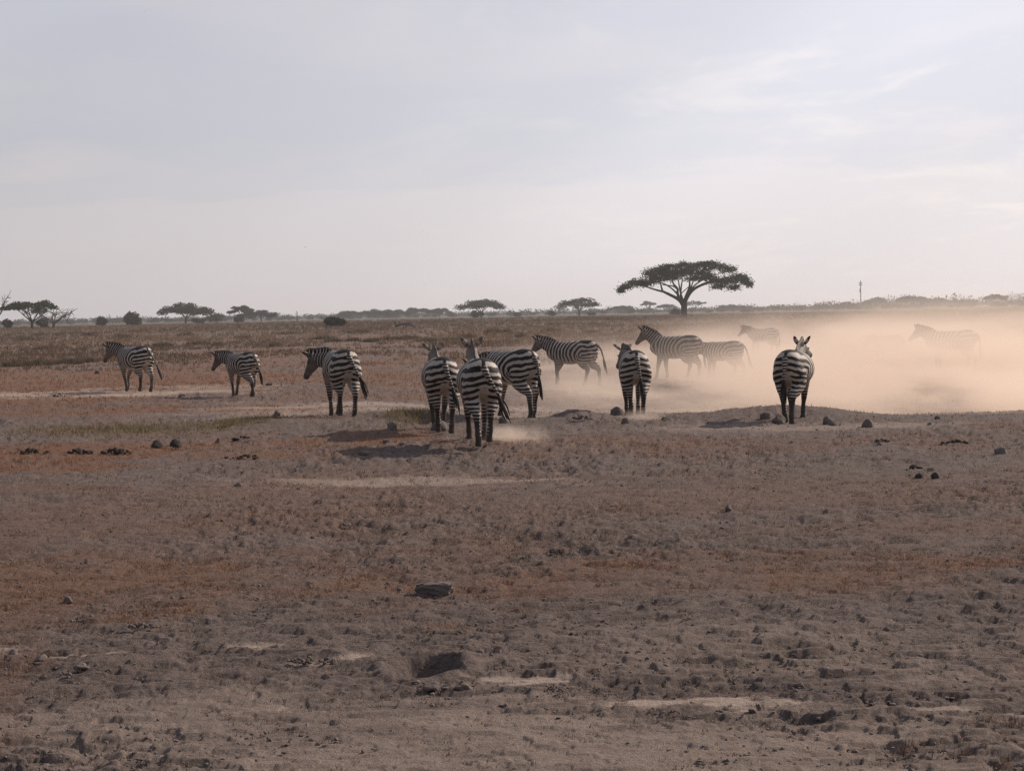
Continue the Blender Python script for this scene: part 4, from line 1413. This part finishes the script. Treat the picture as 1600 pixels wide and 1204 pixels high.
# ------------------------------------------------------------------ grass
def blades(x, y, hgt, wid, col, rs, name, label, per=4, spread=.05):
    n = len(x)
    x = np.repeat(x, per) + rs.normal(size=n * per) * spread * np.repeat(hgt, per) / .1
    y = np.repeat(y, per) + rs.normal(size=n * per) * spread * np.repeat(hgt, per) / .1
    h = np.repeat(hgt, per) * rs.uniform(.4, 1.2, n * per)
    wd = np.repeat(wid, per) * rs.uniform(.7, 1.3, n * per)
    a = rs.uniform(0, math.pi, n * per)
    lx, ly = rs.normal(size=n * per) * h * .35, rs.normal(size=n * per) * h * .35
    z = base_h(x, y) - .01
    c, s = np.cos(a) * wd, np.sin(a) * wd
    V = np.stack([np.stack([x - c, y - s, z], 1), np.stack([x + c, y + s, z], 1), np.stack([x + lx, y + ly, z + h], 1)], 1).reshape(-1, 3)
    T = np.arange(len(V)).reshape(-1, 3)
    cc = np.repeat(np.repeat(col, per, 0) * rs.uniform(.75, 1.25, (n * per, 1)), 3, 0)
    o = tri_mesh(name, V, T, m_grass, None, {'tint': cc}, False)
    return tag(o, label, 'grass', None, 'stuff')


def all_grass():
    rs = np.random.default_rng(31)
    # short dry turf, rust where the mask says so
    n = 130000
    x, y = scatter_screen(n, rs, 7.2, 110.0, power=.9)
    rm = red_mask(x, y)
    sd = zmask(x, y, SAND, 11)
    patch = fbm(x / .9, y / 1.4, 71, 3)
    bare = 0.35 + 0.65 * sstep(y, 9, 16)
    p = np.clip((.14 + .28 * sstep(patch, .40, .65)) * bare + .85 * rm, 0, 1) * (1 - sd)
    p = p * (((x - HOLE[0]) / .30) ** 2 + ((y - HOLE[1]) / .45) ** 2 > 1)
    keep = rs.uniform(0, 1, n) < p
    x, y, rm = x[keep], y[keep], rm[keep]
    h = (.012 + .0011 * y) * rs.uniform(.5, 1.4, len(x))
    wd = .0022 + .00016 * y
    f = rs.uniform(0, 1, (len(x), 1))
    col = np.array([(.13, .10, .085)]) * (1 - f) + np.array([(.27, .215, .175)]) * f
    red = np.array([(.17, .085, .05)]) * (1 - f) + np.array([(.32, .17, .10)]) * f
    w_ = np.clip(rm[:, None] * 1.2, 0, 1)
    blades(x, y, h, wd, col * (1 - w_) + red * w_, rs, 'turf_grass', 'short dry rust brown turf between bare soil', 4)
    # yellow-green strip
    n = 9000
    zs = YEL
    xs, ys = [], []
    for zx, zy, rx, ry, s_ in zs[:2] + zs[3:]:
        xs.append(zx + rs.normal(size=n // 3) * rx * .5)
        ys.append(zy + rs.normal(size=n // 3) * ry * .5)
    x, y = np.concatenate(xs), np.concatenate(ys)
    keep = zmask(x, y, YEL, 23) > rs.uniform(.05, 1.2, len(x))
    x, y = x[keep], y[keep]
    f = rs.uniform(0, 1, (len(x), 1))
    blades(x, y, rs.uniform(.05, .13, len(x)), np.full(len(x), .007), np.array([(.13, .10, .06)]) * (1 - f) + np.array([(.27, .21, .12)]) * f, rs, 'green_grass', 'low yellow green grass strip on the left', 4)
    # tall straw-coloured grass beyond the herd
    n = 52000
    x, y = scatter_screen(n, rs, 60.0, 420.0, power=.55)
    pt = fbm(x / 9.0, y / 16.0, 81, 4)
    p = sstep(y, 62, 120) * sstep(pt, .36, .60) + sstep(y, 110, 200) * .6
    keep = rs.uniform(0, 1, n) < p
    x, y = x[keep], y[keep]
    h = rs.uniform(.12, .42, len(x)) * (0.6 + .4 * sstep(y, 80, 200))
    f = np.clip(rs.uniform(0, 1, (len(x), 1)) * .7 + .5 * sstep(fbm(x / 30., y / 40., 83, 3), .4, .65)[:, None], 0, 1)
    col = np.array([(.105, .076, .056)]) * (1 - f) + np.array([(.240, .165, .108)]) * f
    blades(x, y, h, .008 + .00022 * y, col, rs, 'tall_grass', 'straw coloured grass covering the far plain', 5)
    # dark red sprigs in the right foreground corner
    n = 130
    cx, cy = scatter_screen(n, rs, 7.6, 8.6, 1390, 1640)
    keep = fbm(cx / .35, cy / .35, 91, 2) > .5
    cx, cy = cx[keep], cy[keep]
    f = rs.uniform(0, 1, (len(cx), 1))
    blades(cx, cy, rs.uniform(.03, .07, len(cx)), np.full(len(cx), .003), np.array([(.09, .055, .045)]) * (1 - f) + np.array([(.19, .125, .10)]) * f, rs, 'dry_sprigs', 'small dark reddish sprigs in the foreground corner', 9, .04)


all_grass()


def tussock(px, py, wpx, hpx, label, seed, group=None):
    g_ = hit(px, py)
    k = g_.y / F_PX
    rs = np.random.default_rng(seed)
    n = 420
    a = rs.uniform(0, 6.28, n)
    r = np.sqrt(rs.uniform(0, 1, n)) * wpx * k * .5
    bx, by = np.cos(a) * r, np.sin(a) * r * .8
    h = hpx * k * rs.uniform(.35, 1.1, n) * (1 - .5 * (r / (wpx * k * .5)) ** 2)
    wd = .004 + .0003 * g_.y
    aa = rs.uniform(0, 3.14, n)
    c, s = np.cos(aa) * wd, np.sin(aa) * wd
    lx, ly = rs.normal(size=n) * h * .35 + bx * .2, rs.normal(size=n) * h * .35
    zz = np.zeros(n) - .03
    V = np.stack([np.stack([bx - c, by - s, zz], 1), np.stack([bx + c, by + s, zz], 1), np.stack([bx + lx, by + ly, zz + h], 1)], 1).reshape(-1, 3)
    f = rs.uniform(0, 1, (n, 1))
    col = np.array([(.095, .074, .056)]) * (1 - f) + np.array([(.20, .152, .104)]) * f
    o = tri_mesh('grass_tussock', V, np.arange(3 * n).reshape(n, 3), m_grass, None, {'tint': np.repeat(col, 3, 0)}, False, g_)
    return tag(o, label, 'tussock', group)


tussock(22, 572, 60, 16, 'broad grey tussock near the picture edge, left of the leftmost zebra', 1)
tussock(62, 570, 46, 14, 'grey tussock right of the broad one near the picture edge', 2)
tussock(110, 568, 44, 14, 'pale tussock just left of the head of the leftmost zebra', 3)
tussock(140, 566, 26, 12, 'thin tussock touching the nose of the leftmost zebra', 4)
rsT = np.random.default_rng(9)
for q, (tx, ty) in enumerate([(70, 545), (190, 528), (255, 541), (310, 538), (340, 540), (380, 528), (430, 541), (505, 530), (520, 534), (552, 533), (580, 534), (610, 531), (640, 530), (668, 533), (700, 531), (730, 528),
                              (770, 520), (790, 519), (815, 527), (140, 524), (40, 532), (450, 522), (560, 520), (290, 524), (860, 518), (925, 520), (1310, 503), (1350, 505), (1420, 500), (1255, 508), (1180, 506)]):
    where = ('above the two leftmost zebras' if tx < 450 else 'between the turned zebra and the zebra with spread ears' if tx < 700 else
             'behind the nearest zebra and the side-on zebra' if tx < 1000 else 'on the dusty plain above the ridge zebra')
    tussock(tx, ty, rsT.uniform(18, 36), rsT.uniform(6, 10), 'low grey tussock ' + where, 20 + q, 'low tussocks ' + where)


# ------------------------------------------------------------------ birds
def bird(px, py, Y, span, label, seed):
    d = ray(px, py)
    p = CPOS + d * (Y / d.y)
    root = empty('bird', p, R(70))
    tag(root, label, 'bird')
    V, F = loft(np.array([(-.5, 0, 0), (-.25, 0, .02), (0, 0, .02), (.3, 0, .02), (.42, 0, .03)]) * span * .6, np.array([(.10, .02), (.06, .06), (.09, .08), (.05, .05), (.01, .01)]) * span * .6, (0, 1, 0), 8)
    mesh_from('body', V, F, m_bird, root)
    for sy in (1, -1):
        V = np.array([(.16, 0, .03), (-.14, 0, .03), (.18, .28 * sy, .14), (-.10, .28 * sy, .13), (.02, .55 * sy, .08)]) * span
        V = np.vstack([V, V - (0, 0, .012 * span)])
        F = [(0, 1, 3, 2), (2, 3, 4), (6, 5, 7, 8)[:4], (8, 7, 9), (0, 2, 7, 5), (2, 4, 9, 7), (1, 6, 8, 3), (3, 8, 9, 4)]
        mesh_from('wing', V, F, m_bird, root, None, False)


bird(477, 386, 260, .5, 'tiny dark bird low in the sky above the turned zebra', 1)
bird(226, 19, 300, .36, 'tiny dark bird high in the upper left sky', 2)

# ------------------------------------------------------------------ air
def volume_box(name, x0, x1, y0, y1, z0, z1):
    V = [(x, y, z) for x in (x0, x1) for y in (y0, y1) for z in (z0, z1)]
    F = [(0, 1, 3, 2), (4, 6, 7, 5), (0, 4, 5, 1), (2, 3, 7, 6), (0, 2, 6, 4), (1, 5, 7, 3)]
    return V, F


m_haze, g, out = material('haze_air')
pv = g.n('ShaderNodeVolumePrincipled', {'Color': (0.90, 0.90, 0.93, 1), 'Density': 0.00027, 'Anisotropy': 0.35})
g.link(pv.outputs[0], out.inputs['Volume'])
V, F = volume_box('haze', -8200, 8200, -420, 6400, -3, 62)
o = mesh_from('haze', V, F, m_haze, None, None, False)
tag(o, 'pale dusty air over the whole plain', 'haze', None, 'stuff')

m_dust, g, out = material('drifting_dust')
pos = g.n('ShaderNodeNewGeometry').outputs['Position']
sp_ = g.n('ShaderNodeSeparateXYZ', {0: pos})
X_, Y_, Z_ = sp_.outputs
stretch = g.n('ShaderNodeVectorMath', {0: pos, 1: (0.65, 0.17, 2.0)}, operation='MULTIPLY').outputs[0]
nb = g.noise(stretch, 0.33, 4, 0.6, 0.4)
puff = g.ramp(nb, 0.36, 0.66, 0.06, 2.2)
rgt = g.math('ADD', g.ramp(X_, -1.2, 2.5, 0.0, 0.62), g.ramp(X_, 4.0, 12.0, 0.0, 0.9))
front = g.ramp(g.math('ADD', Y_, g.ramp(X_, 6.0, 11.0, 0.0, 2.6)), 34.4, 39.5)
backf = g.ramp(Y_, 70.0, 98.0, 1.0, 0.0)
scale_h = g.ramp(X_, 0.0, 14.0, 0.28, 0.60)
vert = g.math('POWER', 2.718, g.math('MULTIPLY', g.math('DIVIDE', g.math('MAXIMUM', g.math('ADD', Z_, 0.30), 0.0), scale_h), -1.0))
den_ = g.math('MULTIPLY', g.math('MULTIPLY', g.math('MULTIPLY', rgt, front), g.math('MULTIPLY', backf, vert)), puff)
topf = g.ramp(Z_, 1.2, 3.0, 1.0, 0.0)
edge = g.ramp(X_, 34.0, 42.0, 1.0, 0.0)
den_ = g.math('MULTIPLY', g.math('MULTIPLY', den_, topf), g.math('MULTIPLY', edge, 0.40))
pv = g.n('ShaderNodeVolumePrincipled', {'Color': (0.90, 0.762, 0.65, 1), 'Density': den_, 'Anisotropy': 0.5})
g.link(pv.outputs[0], out.inputs['Volume'])
V, F = volume_box('dust', -1.5, 43, 31.5, 99, -0.6, 4.5)
o = mesh_from('dust', V, F, m_dust, None, None, False)
tag(o, 'bank of pale orange dust raised by the herd', 'dust', None, 'stuff')


def hoof_puff(px, py, r, dens, label):
    q = hit(px, py)
    m, gg, oo = material('hoof_dust')
    p = gg.n('ShaderNodeNewGeometry').outputs['Position']
    rel = gg.n('ShaderNodeVectorMath', {0: p, 1: (q.x, q.y, q.z + .05)}, operation='SUBTRACT').outputs[0]
    sc_ = gg.n('ShaderNodeVectorMath', {0: rel, 1: (1 / r, 1 / (r * 1.2), 1 / (r * .32))}, operation='MULTIPLY').outputs[0]
    ln_ = gg.n('ShaderNodeVectorMath', {0: sc_}, operation='LENGTH').outputs['Value']
    nz = gg.noise(p, 2.2, 4, 0.65, .6)
    fall = gg.ramp(gg.math('ADD', ln_, gg.math('MULTIPLY', gg.math('SUBTRACT', nz, .5), 1.3)), .1, .95, dens, 0.0)
    v_ = gg.n('ShaderNodeVolumePrincipled', {'Color': (0.94, 0.80, 0.68, 1), 'Density': fall, 'Anisotropy': 0.5})
    gg.link(v_.outputs[0], oo.inputs['Volume'])
    V, F = volume_box('dust', q.x - r * 1.3, q.x + r * 1.3, q.y - r * 1.5, q.y + r * 1.5, q.z - .3, q.z + r * .6)
    tag(mesh_from('dust', V, F, m, None, None, False), label, 'dust', None, 'stuff')


hoof_puff(800, 687, .75, 1.3, 'small puff of dust at the hooves of the nearest zebra')
hoof_puff(1003, 655, .55, .9, 'small puff of dust at the hooves of the zebra with the lit mane')
